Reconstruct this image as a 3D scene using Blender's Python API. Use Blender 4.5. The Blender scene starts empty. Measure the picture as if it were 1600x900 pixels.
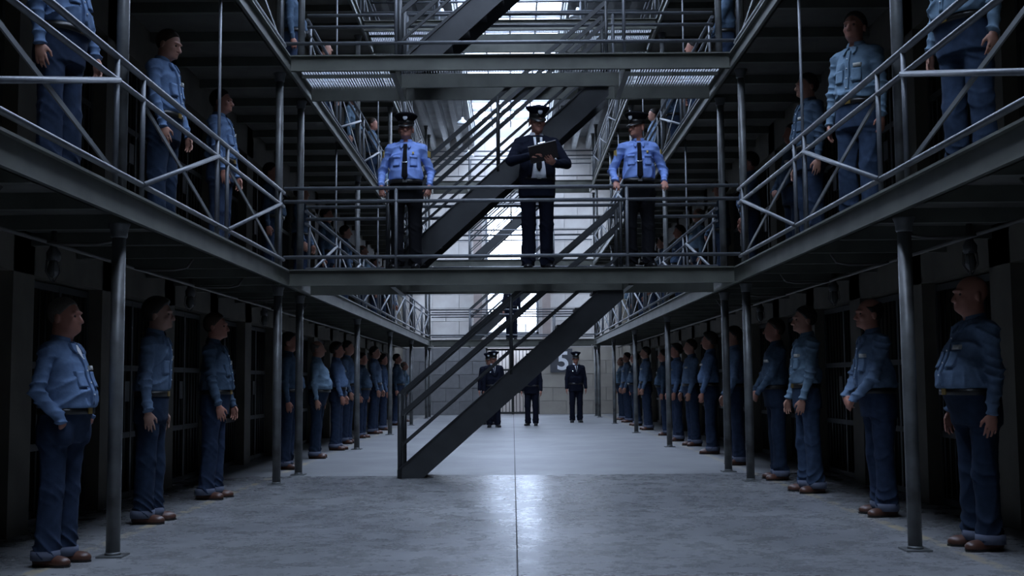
import bpy, math, random
import numpy as np
from mathutils import Matrix, Vector

random.seed(5); np.random.seed(5)
scene = bpy.context.scene
COL = scene.collection

# ------------------------------------------------------------------ camera
FPX = 1800.0; CAM_H = 1.13
pitch = math.atan(145 / FPX); roll = math.radians(0.45)
R0 = Vector((1, 0, 0)); FW = Vector((0, math.cos(pitch), math.sin(pitch))); U0 = Vector((0, -math.sin(pitch), math.cos(pitch)))
RT = R0 * math.cos(roll) - U0 * math.sin(roll); UP = R0 * math.sin(roll) + U0 * math.cos(roll)
cam = bpy.data.cameras.new('camera'); cam_o = bpy.data.objects.new('camera', cam); COL.objects.link(cam_o)
cam.sensor_width = 36; cam.lens = FPX / 1600 * 36; cam.clip_start = 0.05; cam.clip_end = 200
m = Matrix((RT, UP, -FW)).transposed().to_4x4(); m.translation = (0, 0, CAM_H)
cam_o.matrix_world = m
scene.camera = cam_o

# ------------------------------------------------------------------ world: even overcast sky, seen through the roof glazing and the end window
SKY = 15.0
world = bpy.data.worlds.new('overcast_sky'); scene.world = world; world.use_nodes = True
bg = world.node_tree.nodes['Background']; bg.inputs[0].default_value = (0.66, 0.77, 1.0, 1); bg.inputs[1].default_value = SKY
vs = scene.view_settings; vs.view_transform = 'Standard'; vs.look = 'None'; vs.exposure = 0.0; vs.gamma = 1.0; vs.use_curve_mapping = False
scene.cycles.use_denoising = True
scene.cycles.max_bounces = 6; scene.cycles.diffuse_bounces = 4; scene.cycles.transparent_max_bounces = 12

Y0, Y1 = -9.0, 39.0            # hall length
TIER = [0.0, 2.39, 4.84, 7.30]  # floor levels
ROOF = 9.45
SKX = 1.25                      # half width of the roof glazing
def portal(name, loc, rot, sx, sy):
    l = bpy.data.lights.new(name, 'AREA'); l.shape = 'RECTANGLE'; l.size = sx; l.size_y = sy; l.cycles.is_portal = True
    o = bpy.data.objects.new(name, l); COL.objects.link(o); o.location = loc; o.rotation_euler = rot
SY0 = 0.6                       # roof glazing starts here, unseen; placed to limit light from behind the camera
portal('roof_glazing_daylight', (0, (SY0 + Y1) / 2, ROOF + 0.45), (0, 0, 0), 2 * SKX, Y1 - SY0)
portal('end_window_daylight', (0, Y1 + 0.35, 4.95), (math.radians(-90), 0, 0), 1.8, 4.5)

# ------------------------------------------------------------------ materials
def nt(mat): return mat.node_tree.nodes, mat.node_tree.links
def mat(name, col, rough=0.6, metal=0.0, var=0.0, scale=8.0, bump=0.0, col2=None, spec=0.5, detail=4.0):
    m = bpy.data.materials.new(name); m.use_nodes = True
    n, l = nt(m); b = n['Principled BSDF']
    b.inputs['Roughness'].default_value = rough; b.inputs['Metallic'].default_value = metal
    b.inputs['Specular IOR Level'].default_value = spec
    c = (*col, 1)
    if var > 0 or col2:
        tc = n.new('ShaderNodeTexCoord'); no = n.new('ShaderNodeTexNoise'); no.inputs['Scale'].default_value = scale; no.inputs['Detail'].default_value = detail
        l.new(tc.outputs['Object'], no.inputs['Vector'])
        r = n.new('ShaderNodeValToRGB'); r.color_ramp.elements[0].position = 0.32; r.color_ramp.elements[1].position = 0.68
        a = col2 if col2 else tuple(max(0, x * (1 - var)) for x in col)
        r.color_ramp.elements[0].color = (*a, 1); r.color_ramp.elements[1].color = c
        l.new(no.outputs['Fac'], r.inputs['Fac']); l.new(r.outputs['Color'], b.inputs['Base Color'])
        if bump > 0:
            bp = n.new('ShaderNodeBump'); bp.inputs['Strength'].default_value = bump; bp.inputs['Distance'].default_value = 0.01
            l.new(no.outputs['Fac'], bp.inputs['Height']); l.new(bp.outputs['Normal'], b.inputs['Normal'])
    else:
        b.inputs['Base Color'].default_value = c
    return m
M = {}
M['steel'] = mat('painted_steel', (0.135, 0.145, 0.145), 0.42, 0.15, 0.35, 5.0, 0.1)
M['girder'] = mat('girder_steel', (0.125, 0.13, 0.108), 0.5, 0.1, 0.4, 3.0, 0.15)
M['pipe'] = mat('railing_pipe', (0.155, 0.165, 0.18), 0.45, 0.2, 0.3, 9.0, 0.05)
M['post'] = mat('post_steel', (0.17, 0.18, 0.18), 0.42, 0.2, 0.0, 4.0, 0.2, (0.05, 0.048, 0.045))
M['stair'] = mat('stair_steel', (0.045, 0.048, 0.05), 0.45, 0.2, 0.25, 5.0)
M['grating'] = mat('grating_steel', (0.20, 0.22, 0.25), 0.35, 0.4)
M['deck'] = mat('gallery_concrete', (0.12, 0.115, 0.10), 0.8, 0, 0.3, 4.0)
M['cellwall'] = mat('cell_wall_paint', (0.15, 0.135, 0.105), 0.7, 0, 0.3, 3.0)
M['cellback'] = mat('cell_inner_paint', (0.07, 0.065, 0.055), 0.8, 0, 0.3, 3.0)
M['bars'] = mat('cell_bar_paint', (0.05, 0.052, 0.05), 0.5, 0.2)
M['wallpale'] = mat('pale_stone', (0.62, 0.60, 0.57), 0.8, 0, 0.0, 2.0, 0.1, (0.50, 0.46, 0.43))
M['mortar'] = mat('mortar', (0.30, 0.29, 0.28), 0.9)
M['joint'] = mat('dark_joint', (0.035, 0.035, 0.035), 0.95)  # dark base that shows in the gaps between floor slabs
M['ceil'] = mat('pale_ceiling', (0.34, 0.35, 0.35), 0.8, 0, 0.25, 2.0)
M['mullion'] = mat('glazing_bar', (0.20, 0.21, 0.23), 0.5)
M['lampwhite'] = mat('lamp_enamel', (0.72, 0.76, 0.8), 0.3)
M['bulbglass'] = mat('dusty_bulb', (0.10, 0.10, 0.095), 0.2)
M['lampdark'] = mat('lamp_fitting', (0.06, 0.06, 0.06), 0.4)
M['conduit'] = mat('conduit_metal', (0.11, 0.105, 0.095), 0.5, 0.2)
M['sign'] = mat('sign_panel', (0.085, 0.088, 0.10), 0.6, 0, 0.2, 6.0)
M['signwhite'] = mat('sign_numeral', (0.80, 0.81, 0.84), 0.6)
for i, c in enumerate([(0.135, 0.21, 0.35), (0.145, 0.215, 0.325), (0.175, 0.265, 0.355), (0.07, 0.11, 0.165)]):
    M['shirt%d' % i] = mat('chambray_shirt', c, 0.9, 0, 0.22, 26.0, 0.3, spec=0.15)
for i, c in enumerate([(0.026, 0.041, 0.078), (0.019, 0.032, 0.060), (0.038, 0.062, 0.110)]):
    M['denim%d' % i] = mat('denim_cloth', c, 0.9, 0, 0.3, 18.0, 0.3, spec=0.15)
M['cuff'] = mat('denim_turn_up', (0.10, 0.115, 0.165), 0.9, 0, 0.2, 16.0)
M['oshirt'] = mat('officer_blue_cloth', (0.21, 0.33, 0.72), 0.8, 0, 0.15, 18.0, 0.2)
M['navy'] = mat('navy_suit_cloth', (0.007, 0.009, 0.019), 0.9, 0, 0.2, 20.0, spec=0.12)
M['black'] = mat('black_cloth', (0.008, 0.008, 0.010), 0.9, spec=0.12)
M['leather'] = mat('black_leather', (0.012, 0.011, 0.01), 0.4)
M['shoe'] = mat('brown_shoe_leather', (0.095, 0.038, 0.024), 0.42, 0, 0.35, 14.0)
M['bshoe'] = mat('black_shoe_leather', (0.012, 0.012, 0.013), 0.3)
M['white'] = mat('white_cotton', (0.72, 0.74, 0.78), 0.8)
M['patch'] = mat('name_patch_cloth', (0.56, 0.56, 0.52), 0.8, 0, 0.25, 90.0)
M['skin0'] = mat('skin', (0.44, 0.22, 0.155), 0.55, 0, 0.12, 14.0)
M['skin1'] = mat('skin', (0.42, 0.185, 0.13), 0.55, 0, 0.12, 14.0)
M['skin2'] = mat('skin', (0.38, 0.215, 0.16), 0.55, 0, 0.12, 14.0)
M['hairdark'] = mat('dark_hair', (0.018, 0.013, 0.010), 0.6, 0, 0.3, 60.0)
M['hairbrown'] = mat('brown_hair', (0.05, 0.028, 0.017), 0.6, 0, 0.3, 60.0)
M['hairgrey'] = mat('grey_hair', (0.14, 0.12, 0.10), 0.6, 0, 0.3, 60.0)
M['eye'] = mat('eye', (0.07, 0.05, 0.045), 0.25)  # whole eye toned like shaded skin, standing in for socket shadow
M['chrome'] = mat('polished_badge', (0.85, 0.87, 0.9), 0.18, 0.9)
M['gold'] = mat('brass', (0.75, 0.5, 0.16), 0.3, 0.9)
M['emblem'] = mat('sleeve_emblem', (0.50, 0.36, 0.10), 0.7)
M['folder'] = mat('dark_folder', (0.022, 0.013, 0.012), 0.45)
M['paper'] = mat('paper', (0.6, 0.6, 0.6), 0.8)

def glass_mat():
    m = bpy.data.materials.new('window_glass'); m.use_nodes = True
    n, l = nt(m); n.remove(n['Principled BSDF'])
    t = n.new('ShaderNodeBsdfTransparent'); t.inputs[0].default_value = (0.93, 0.95, 0.97, 1)
    g = n.new('ShaderNodeBsdfGlossy'); g.inputs['Roughness'].default_value = 0.08
    mx = n.new('ShaderNodeMixShader'); mx.inputs[0].default_value = 0.05
    l.new(t.outputs[0], mx.inputs[1]); l.new(g.outputs[0], mx.inputs[2]); l.new(mx.outputs[0], n['Material Output'].inputs['Surface'])
    return m
M['glass'] = glass_mat()

def floor_mat(name, contrast, r0, r1):
    m = bpy.data.materials.new(name); m.use_nodes = True
    n, l = nt(m); b = n['Principled BSDF']
    tc = n.new('ShaderNodeTexCoord')
    def noise(scale, detail, rough=0.6, sx=1, sy=1):
        mp = n.new('ShaderNodeMapping'); mp.inputs['Scale'].default_value = (sx, sy, 1); l.new(tc.outputs['Object'], mp.inputs['Vector'])
        k = n.new('ShaderNodeTexNoise'); k.inputs['Scale'].default_value = scale; k.inputs['Detail'].default_value = detail; k.inputs['Roughness'].default_value = rough
        l.new(mp.outputs[0], k.inputs['Vector']); return k
    def ramp(src, p0, p1, c0, c1):
        r = n.new('ShaderNodeValToRGB'); r.color_ramp.elements[0].position = p0; r.color_ramp.elements[1].position = p1
        r.color_ramp.elements[0].color = (*c0, 1); r.color_ramp.elements[1].color = (*c1, 1); l.new(src, r.inputs['Fac']); return r
    def mul(a, bb, f=1.0):
        k = n.new('ShaderNodeMix'); k.data_type = 'RGBA'; k.blend_type = 'MULTIPLY'; k.inputs[0].default_value = f
        l.new(a, k.inputs[6]); l.new(bb, k.inputs[7]); return k.outputs[2]
    n1 = noise(0.9, 8, 0.65); n2 = noise(3.2, 10, 0.78); n3 = noise(0.35, 3)
    c1 = ramp(n1.outputs['Fac'], 0.35, 0.65, (0.205, 0.21, 0.213), (0.285, 0.29, 0.295))
    c2 = ramp(n2.outputs['Fac'], 0.38, 0.60, (0.55, 0.53, 0.49), (1, 1, 1))
    c3 = ramp(n3.outputs['Fac'], 0.4, 0.6, (0.86, 0.86, 0.88), (1, 1, 1))
    base = mul(mul(c1.outputs[0], c2.outputs[0], contrast), c3.outputs[0])
    # worn yellow line along both rows
    sep = n.new('ShaderNodeSeparateXYZ'); l.new(tc.outputs['Object'], sep.inputs[0])
    ab = n.new('ShaderNodeMath'); ab.operation = 'ABSOLUTE'; l.new(sep.outputs[0], ab.inputs[0])
    sb = n.new('ShaderNodeMath'); sb.operation = 'SUBTRACT'; l.new(ab.outputs[0], sb.inputs[0]); sb.inputs[1].default_value = 2.90
    a2 = n.new('ShaderNodeMath'); a2.operation = 'ABSOLUTE'; l.new(sb.outputs[0], a2.inputs[0])
    lt = n.new('ShaderNodeMath'); lt.operation = 'LESS_THAN'; l.new(a2.outputs[0], lt.inputs[0]); lt.inputs[1].default_value = 0.045
    w = ramp(n2.outputs['Fac'], 0.46, 0.62, (0, 0, 0), (0.8, 0.8, 0.8))
    mm = n.new('ShaderNodeMath'); mm.operation = 'MULTIPLY'; l.new(lt.outputs[0], mm.inputs[0]); l.new(w.outputs[0], mm.inputs[1])
    mx = n.new('ShaderNodeMix'); mx.data_type = 'RGBA'; l.new(mm.outputs[0], mx.inputs[0]); l.new(base, mx.inputs[6]); mx.inputs[7].default_value = (0.42, 0.33, 0.16, 1)
    l.new(mx.outputs[2], b.inputs['Base Color'])
    rr = ramp(n2.outputs['Fac'], 0.3, 0.7, (r0,) * 3, (r1,) * 3); l.new(rr.outputs[0], b.inputs['Roughness'])
    b.inputs['Specular IOR Level'].default_value = 0.5
    bp = n.new('ShaderNodeBump'); bp.inputs['Strength'].default_value = 0.05; bp.inputs['Distance'].default_value = 0.006
    l.new(n2.outputs['Fac'], bp.inputs['Height']); l.new(bp.outputs[0], b.inputs['Normal'])
    return m
M['floor'] = floor_mat('worn_polished_concrete', 0.55, 0.20, 0.36)
M['floormatte'] = floor_mat('matte_concrete', 0.3, 0.42, 0.55)

# ------------------------------------------------------------------ helpers
def link(name, me, parent=None, loc=None):
    o = bpy.data.objects.new(name, me); COL.objects.link(o)
    if parent is not None: o.parent = parent
    if loc is not None: o.location = loc
    return o
def empty(name, loc=(0, 0, 0), rz=0.0):
    o = bpy.data.objects.new(name, None); COL.objects.link(o); o.location = loc; o.rotation_euler = (0, 0, rz); o.empty_display_size = 0.2
    return o
def tag(o, label=None, cat=None, group=None, kind=None):
    if label: o['label'] = label
    if cat: o['category'] = cat
    if group: o['group'] = group
    if kind: o['kind'] = kind
    return o
def copy_tree(o, parent=None):
    c = o.copy(); COL.objects.link(c); c.parent = parent
    for ch in list(o.children): copy_tree(ch, c)
    return c
class MB:
    def __init__(s): s.v = []; s.f = []; s.sm = []
    def add(s, v, f, smooth=False):
        n = len(s.v); s.v += [tuple(p) for p in v]; s.f += [tuple(i + n for i in q) for q in f]; s.sm += [smooth] * len(f); return s
    def box(s, x0, x1, y0, y1, z0, z1):
        x0, x1 = min(x0, x1), max(x0, x1); y0, y1 = min(y0, y1), max(y0, y1); z0, z1 = min(z0, z1), max(z0, z1)
        v = [(x, y, z) for z in (z0, z1) for y in (y0, y1) for x in (x0, x1)]
        return s.add(v, [(0, 2, 3, 1), (4, 5, 7, 6), (0, 1, 5, 4), (2, 6, 7, 3), (0, 4, 6, 2), (1, 3, 7, 5)])
    def bar(s, a, b, w, h, up=(0, 0, 1)):
        a, b = Vector(a), Vector(b); d = (b - a).normalized(); u = Vector(up)
        if abs(d.dot(u)) > 0.99: u = Vector((0, 1, 0))
        r = d.cross(u).normalized() * w / 2; u = r.cross(d).normalized() * h / 2
        v = [p + i * r + j * u for p in (a, b) for (i, j) in ((-1, -1), (1, -1), (1, 1), (-1, 1))]
        return s.add(v, [(0, 1, 2, 3), (7, 6, 5, 4), (0, 4, 5, 1), (1, 5, 6, 2), (2, 6, 7, 3), (3, 7, 4, 0)])
    def tube(s, pts, r, n=8, caps=True):
        pts = [Vector(p) for p in pts]; rs = r if isinstance(r, (list, tuple)) else [r] * len(pts); base = len(s.v)
        for i, p in enumerate(pts):
            d = (pts[min(i + 1, len(pts) - 1)] - pts[max(i - 1, 0)]).normalized()
            u = Vector((0, 0, 1)) if abs(d.z) < 0.9 else Vector((1, 0, 0))
            e1 = d.cross(u).normalized(); e2 = d.cross(e1).normalized()
            for k in range(n):
                a = 2 * math.pi * k / n; q = p + (e1 * math.cos(a) + e2 * math.sin(a)) * rs[i]; s.v.append(tuple(q))
        for i in range(len(pts) - 1):
            for k in range(n):
                k2 = (k + 1) % n; s.f.append((base + i * n + k, base + i * n + k2, base + (i + 1) * n + k2, base + (i + 1) * n + k)); s.sm.append(True)
        if caps:
            s.f.append(tuple(base + k for k in reversed(range(n)))); s.sm.append(False)
            e = base + (len(pts) - 1) * n; s.f.append(tuple(e + k for k in range(n))); s.sm.append(False)
        return s
    def lathe(s, prof, c=(0, 0, 0), n=20, ex=1.0, ey=1.0, fn=None):
        base = len(s.v)
        for (r, z) in prof:
            for k in range(n):
                a = 2 * math.pi * k / n; p = [c[0] + r * ex * math.sin(a), c[1] - r * ey * math.cos(a), c[2] + z]
                if fn: p = fn(p, a)
                s.v.append(tuple(p))
        for i in range(len(prof) - 1):
            for k in range(n):
                k2 = (k + 1) % n; s.f.append((base + i * n + k, base + i * n + k2, base + (i + 1) * n + k2, base + (i + 1) * n + k)); s.sm.append(True)
        s.f.append(tuple(base + k for k in reversed(range(n)))); s.sm.append(True)
        e = base + (len(prof) - 1) * n; s.f.append(tuple(e + k for k in range(n))); s.sm.append(True)
        return s
    def mesh(s, name, material):
        me = bpy.data.meshes.new(name); me.from_pydata([tuple(p) for p in s.v], [], s.f); me.materials.append(material)
        me.polygons.foreach_set('use_smooth', s.sm); me.update(); return me
    def build(s, name, material, parent=None): return link(name, s.mesh(name, material), parent)

ORD = ['nearest', 'second', 'third', 'fourth', 'fifth', 'sixth', 'seventh', 'eighth', 'ninth', 'tenth', 'eleventh', 'twelfth', 'thirteenth', 'fourteenth', 'fifteenth', 'sixteenth', 'seventeenth', 'eighteenth']
SIDE = {-1: 'left', 1: 'right'}
TNAME = {0: 'ground floor', 1: 'lower gallery', 2: 'middle gallery', 3: 'top gallery'}

# ------------------------------------------------------------------ the room
fl = MB().box(-6.3, 6.3, Y0, Y1 + 3.2, -0.30, -0.015).build('floor', M['joint']); tag(fl, kind='structure')
xs = [-6.3, 0.02, 6.3]; ys = [Y0, 0.4, 14.0, 27.0, Y1 + 3.2]
for i in range(2):
    for j in range(4):
        g = 0.0045
        MB().box(xs[i] + g, xs[i + 1] - g, ys[j] + g, ys[j + 1] - g, -0.12, 0.0).build('floor_slab', M['floor' if j < 2 else 'floormatte'], fl)

XW = 3.72      # face of the cell walls
PITCH = 1.87; PIER = 0.38
PIERS = [8.75 + PITCH * k for k in range(-3, 15)]
EY = 36.75; SWY0, SWY1, SWZ0, SWZ1 = 36.95, 38.65, 2.75, 7.3     # tall side windows in the end bay
door_mesh = None; door_n = 0
for sd in (-1, 1):
    w = MB()
    w.box(sd * 5.9, sd * 6.2, Y0, EY, 0, ROOF)                               # rear wall of the cells
    w.box(sd * XW, sd * 6.0, Y0, PIERS[0] - PIER / 2, 0, ROOF)               # plain stretch behind the camera
    prev = None
    for k, y in enumerate(PIERS):
        w.box(sd * XW, sd * (XW + 0.35), y - PIER / 2, y + PIER / 2, 0, ROOF)
        w.box(sd * (XW + 0.35), sd * 5.9, y - 0.08, y + 0.08, 0, ROOF)
    yl = PIERS[-1]
    w.box(sd * XW, sd * 5.9, yl + PIER / 2, EY, 0, ROOF)
    w.box(sd * XW, sd * (XW + 0.35), EY, Y1, 0, SWZ0).box(sd * XW, sd * (XW + 0.35), EY, Y1, SWZ1, ROOF).box(sd * XW, sd * (XW + 0.35), EY, SWY0, SWZ0, SWZ1).box(sd * XW, sd * (XW + 0.35), SWY1, Y1, SWZ0, SWZ1)
    tops = [1.98, TIER[1] + 1.95, TIER[2] + 1.95, TIER[3] + 1.85]
    nexts = [TIER[1], TIER[2], TIER[3], ROOF]
    for t in range(4):
        w.box(sd * XW, sd * (XW + 0.33), PIERS[0], yl, tops[t], nexts[t] + 0.02)      # band over the doors
        if t: w.box(sd * (XW + 0.33), sd * 5.9, PIERS[0], yl, TIER[t] - 0.15, TIER[t])  # cell floors
    o = w.build('wall_' + SIDE[sd], M['cellwall']); tag(o, kind='structure')
# cell doors: barred, dark
dm = MB(); Wd = PITCH - PIER
for k in range(12):
    x = -Wd / 2 + Wd * (k + 0.5) / 12; dm.tube([(x, 0, 0.03), (x, 0, 1.95)], 0.011, 6)
bars_me = dm.mesh('bars', M['bars'])
fm = MB()
for z in (0.03, 0.62, 1.28, 1.93): fm.box(-Wd / 2, Wd / 2, -0.02, 0.02, z - 0.028, z + 0.028)
for x in (-Wd / 2 + 0.02, -0.08, Wd / 2 - 0.02): fm.box(x - 0.025, x + 0.025, -0.022, 0.022, 0.0, 1.95)
fm.box(0.0, 0.14, -0.05, 0.03, 0.95, 1.15)
frame_me = fm.mesh('door_frame', M['bars'])
for sd in (-1, 1):
    for t in range(4):
        for k in range(len(PIERS) - 1):
            door_n += 1
            e = empty('door_%d' % door_n, (sd * (XW + 0.14), (PIERS[k] + PIERS[k + 1]) / 2, TIER[t] + 0.005), math.radians(90) * sd); tag(e, kind='structure')
            link('door_frame', frame_me, e); link('bars', bars_me, e)

for k_, sd in enumerate((-1, 1)):
    sw = empty('window_%d' % (3 + k_), (sd * (XW + 0.2), 0, 0)); tag(sw, kind='structure')
    fr = MB()
    for y in (SWY0 + 0.04, SWY1 - 0.04): fr.box(-0.05, 0.05, y - 0.04, y + 0.04, SWZ0, SWZ1)
    for z in (SWZ0 + 0.04, SWZ1 - 0.04): fr.box(-0.05, 0.05, SWY0, SWY1, z - 0.04, z + 0.04)
    fr.build('window_frame', M['mullion'], sw)
    nw, nh = (SWY1 - SWY0) / 4, (SWZ1 - SWZ0) / 10
    vb = MB().box(-0.025, 0.025, -0.009, 0.009, SWZ0, SWZ1).mesh('glazing_bar', M['mullion']); hb = MB().box(-0.02, 0.02, SWY0, SWY1, -0.008, 0.008).mesh('glazing_bar', M['mullion'])
    for i in range(1, 4): link('glazing_bar', vb, sw, (0, SWY0 + i * nw, 0))
    for j in range(1, 10): link('glazing_bar', hb, sw, (0, 0, SWZ0 + j * nh))
    pm = MB().box(-0.003, 0.003, -nw / 2 + 0.008, nw / 2 - 0.008, -nh / 2 + 0.007, nh / 2 - 0.007).mesh('pane', M['glass'])
    for i in range(4):
        for j in range(10): link('pane', pm, sw, (0, SWY0 + (i + 0.5) * nw, SWZ0 + (j + 0.5) * nh))
    portal('side_window_daylight', (sd * (XW + 0.45), (SWY0 + SWY1) / 2, (SWZ0 + SWZ1) / 2), (0, math.radians(90) * sd, 0), SWZ1 - SWZ0, SWY1 - SWY0)

# wall behind the camera
tag(MB().box(-6.2, 6.2, Y0 - 0.3, Y0, 0, ROOF + 0.6).build('wall_back', M['cellwall']), kind='structure')

# end wall with its blocks, tall window and gate
GX, GZ = 0.9, 2.25
WX, WZ0, WZ1 = 0.9, 2.7, 7.2
w = MB()
w.box(-4.2, -GX, Y1 + 0.05, Y1 + 0.4, 0, ROOF + 0.6); w.box(GX, 4.2, Y1 + 0.05, Y1 + 0.4, 0, ROOF + 0.6)
w.box(-GX, GX, Y1 + 0.05, Y1 + 0.4, GZ, WZ0); w.box(-GX, GX, Y1 + 0.05, Y1 + 0.4, WZ1, ROOF + 0.6)
we = w.build('wall_end', M['mortar']); tag(we, kind='structure')
M['lowgrey'] = mat('grey_lower_block', (0.24, 0.24, 0.245), 0.7, 0, 0.3, 3.0)  # darker grey for the lower blocks left of the gate
M['lowbeige'] = mat('beige_lower_block', (0.42, 0.385, 0.33), 0.75, 0, 0.2, 2.0)  # beige, darker than the stone above, for the lower blocks on the right
bcache = {}
def block(x0, x1, z0, z1):
    g = 0.012; mk = 'wallpale' if z1 > 2.3 else ('lowgrey' if x1 < 0 else 'lowbeige'); sz = (round(x1 - x0 - g, 3), round(z1 - z0 - g, 3), mk)
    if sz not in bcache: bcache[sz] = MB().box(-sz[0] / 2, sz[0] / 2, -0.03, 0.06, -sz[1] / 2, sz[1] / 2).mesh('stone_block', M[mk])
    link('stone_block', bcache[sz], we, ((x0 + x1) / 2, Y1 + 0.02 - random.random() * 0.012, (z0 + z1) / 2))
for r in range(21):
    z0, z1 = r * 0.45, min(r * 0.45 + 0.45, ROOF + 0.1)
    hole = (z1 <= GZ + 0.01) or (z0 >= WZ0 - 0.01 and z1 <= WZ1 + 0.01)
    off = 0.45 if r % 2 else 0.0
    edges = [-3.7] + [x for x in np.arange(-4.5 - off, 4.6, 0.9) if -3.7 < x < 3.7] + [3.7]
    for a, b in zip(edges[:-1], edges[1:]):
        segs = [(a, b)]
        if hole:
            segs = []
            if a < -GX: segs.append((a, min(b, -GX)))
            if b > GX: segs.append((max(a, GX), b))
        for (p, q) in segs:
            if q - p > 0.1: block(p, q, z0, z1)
# pilasters at the window
for n, sx in enumerate((-1, 1)):
    tag(MB().box(sx * 1.02, sx * 1.30, Y1 - 0.09, Y1 + 0.05, WZ0 - 0.3, WZ1 + 0.25).build('trim_%d' % (n + 1), mat('pilaster_stone', (0.40, 0.33, 0.30), 0.8, 0, 0.2, 3.0)), kind='structure')
# window_1: end window
wi = empty('window_1', (0, Y1 + 0.2, 0)); tag(wi, kind='structure')
fr = MB()
for x in (-WX + 0.04, WX - 0.04): fr.box(x - 0.04, x + 0.04, -0.05, 0.05, WZ0, WZ1)
for z in (WZ0 + 0.04, WZ1 - 0.04): fr.box(-WX, WX, -0.05, 0.05, z - 0.04, z + 0.04)
fr.build('window_frame', M['mullion'], wi)
NC, NR = 4, 10
pw, ph = 2 * WX / NC, (WZ1 - WZ0) / NR
vb = MB().box(-0.009, 0.009, -0.025, 0.025, WZ0, WZ1).mesh('glazing_bar', M['mullion'])
for i in range(1, NC): link('glazing_bar', vb, wi, (-WX + i * pw, 0, 0))
hb = MB().box(-WX, WX, -0.02, 0.02, -0.008, 0.008).mesh('glazing_bar', M['mullion'])
for j in range(1, NR): link('glazing_bar', hb, wi, (0, 0, WZ0 + j * ph))
pm = MB().box(-pw / 2 + 0.008, pw / 2 - 0.008, -0.003, 0.003, -ph / 2 + 0.007, ph / 2 - 0.007).mesh('pane', M['glass'])
for i in range(NC):
    for j in range(NR): link('pane', pm, wi, (-WX + (i + 0.5) * pw, 0, WZ0 + (j + 0.5) * ph))
# gate, and an added porch, half roofed to tone the light behind the bars
tag(MB().box(-1.3, 1.3, Y1 + 3.0, Y1 + 3.2, 0, 3.2).box(-1.5, -1.3, Y1 + 0.4, Y1 + 3.2, 0, 3.2).box(1.3, 1.5, Y1 + 0.4, Y1 + 3.2, 0, 3.2)
    .box(-1.3, 1.3, Y1 + 0.4, Y1 + 2.1, 2.4, 2.55).build('wall_added_porch', M['wallpale']), kind='structure')
ga = empty('barred_gate', (0, Y1 + 0.18, 0)); tag(ga, 'dark barred steel gate in the middle of the far end wall', 'gate')
gf = MB()
for z in (0.05, 0.75, 1.5, 2.19): gf.box(-GX, GX, -0.025, 0.025, z - 0.035, z + 0.035)
for x in (-GX + 0.03, -0.02, 0.02, GX - 0.03): gf.box(x - 0.025, x + 0.025, -0.03, 0.03, 0, GZ)
gf.build('gate_frame', M['bars'], ga)
gbar = MB().tube([(0, 0, 0.05), (0, 0, 2.2)], 0.013, 6).mesh('bar', M['bars'])
for k in range(15): link('bar', gbar, ga, (-0.82 + k * 1.64 / 14, 0, 0))
# sign with the numeral
sg = MB().box(1.27, 2.02, Y1 - 0.05, Y1 - 0.012, 1.40, 2.20).build('block_number_sign', M['sign'])
tag(sg, 'dark grey square wall sign with a large white numeral five', 'sign')
cu = bpy.data.curves.new('numeral', 'FONT'); cu.body = '5'; cu.size = 0.86; cu.extrude = 0.006; cu.offset = 0.018; cu.align_x = 'CENTER'
tmp = bpy.data.objects.new('numeral', cu); COL.objects.link(tmp); tmp.rotation_euler = (math.radians(90), 0, 0)
dg = bpy.context.evaluated_depsgraph_get(); me5 = bpy.data.meshes.new_from_object(tmp.evaluated_get(dg))
bpy.data.objects.remove(tmp); me5.materials.clear(); me5.materials.append(M['signwhite'])
n5 = link('numeral', me5, sg, (1.70, Y1 - 0.057, 1.50)); n5.rotation_euler = (math.radians(90), 0, 0)

# ceiling with roof glazing
ce = MB(); ce.box(-6.2, -SKX, Y0, EY, ROOF, ROOF + 0.15).box(SKX, 6.2, Y0, EY, ROOF, ROOF + 0.15).box(-XW - 0.35, -SKX, EY, Y1 + 0.3, ROOF, ROOF + 0.15).box(SKX, XW + 0.35, EY, Y1 + 0.3, ROOF, ROOF + 0.15)
ce.box(-SKX, SKX, Y0, SY0, ROOF, ROOF + 0.45)  # unseen solid stretch of roof, shaped to hold back light from behind
ce.box(-SKX - 0.1, -SKX, Y0, Y1, ROOF - 0.25, ROOF + 0.4).box(SKX, SKX + 0.1, Y0, Y1, ROOF - 0.25, ROOF + 0.4)
ceo = ce.build('ceiling', M['ceil']); tag(ceo, kind='structure')
rib = MB().box(-0.07, 0.07, Y0, Y1, -0.42, 0).mesh('ceiling_beam', M['ceil'])
for sd in (-1, 1):
    for x in (1.72, 2.15, 2.635, 3.1): link('ceiling_beam', rib, ceo, (sd * x, 0, ROOF + 0.01))
sk = empty('window_2', (0, 0, ROOF + 0.42)); tag(sk, kind='structure')
DY = 1.2; NS = int((Y1 - SY0) / DY)
lb = MB().box(-0.022, 0.022, SY0, Y1, -0.05, 0.03).mesh('glazing_bar', M['mullion'])
for x in (-SKX + 0.02, -SKX / 2, 0, SKX / 2, SKX - 0.02): link('glazing_bar', lb, sk, (x, 0, 0))
cb = MB().box(-SKX, SKX, -0.03, 0.03, -0.07, 0.03).mesh('glazing_bar', M['mullion'])
sp = MB().box(-SKX / 4 + 0.02, SKX / 4 - 0.02, -DY / 2 + 0.03, DY / 2 - 0.03, -0.004, 0.004).mesh('pane', M['glass'])
for j in range(NS):
    link('glazing_bar', cb, sk, (0, SY0 + j * DY, 0))
    for i in range(4): link('pane', sp, sk, (-SKX + (i + 0.5) * SKX / 2, SY0 + (j + 0.5) * DY, 0))

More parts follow.
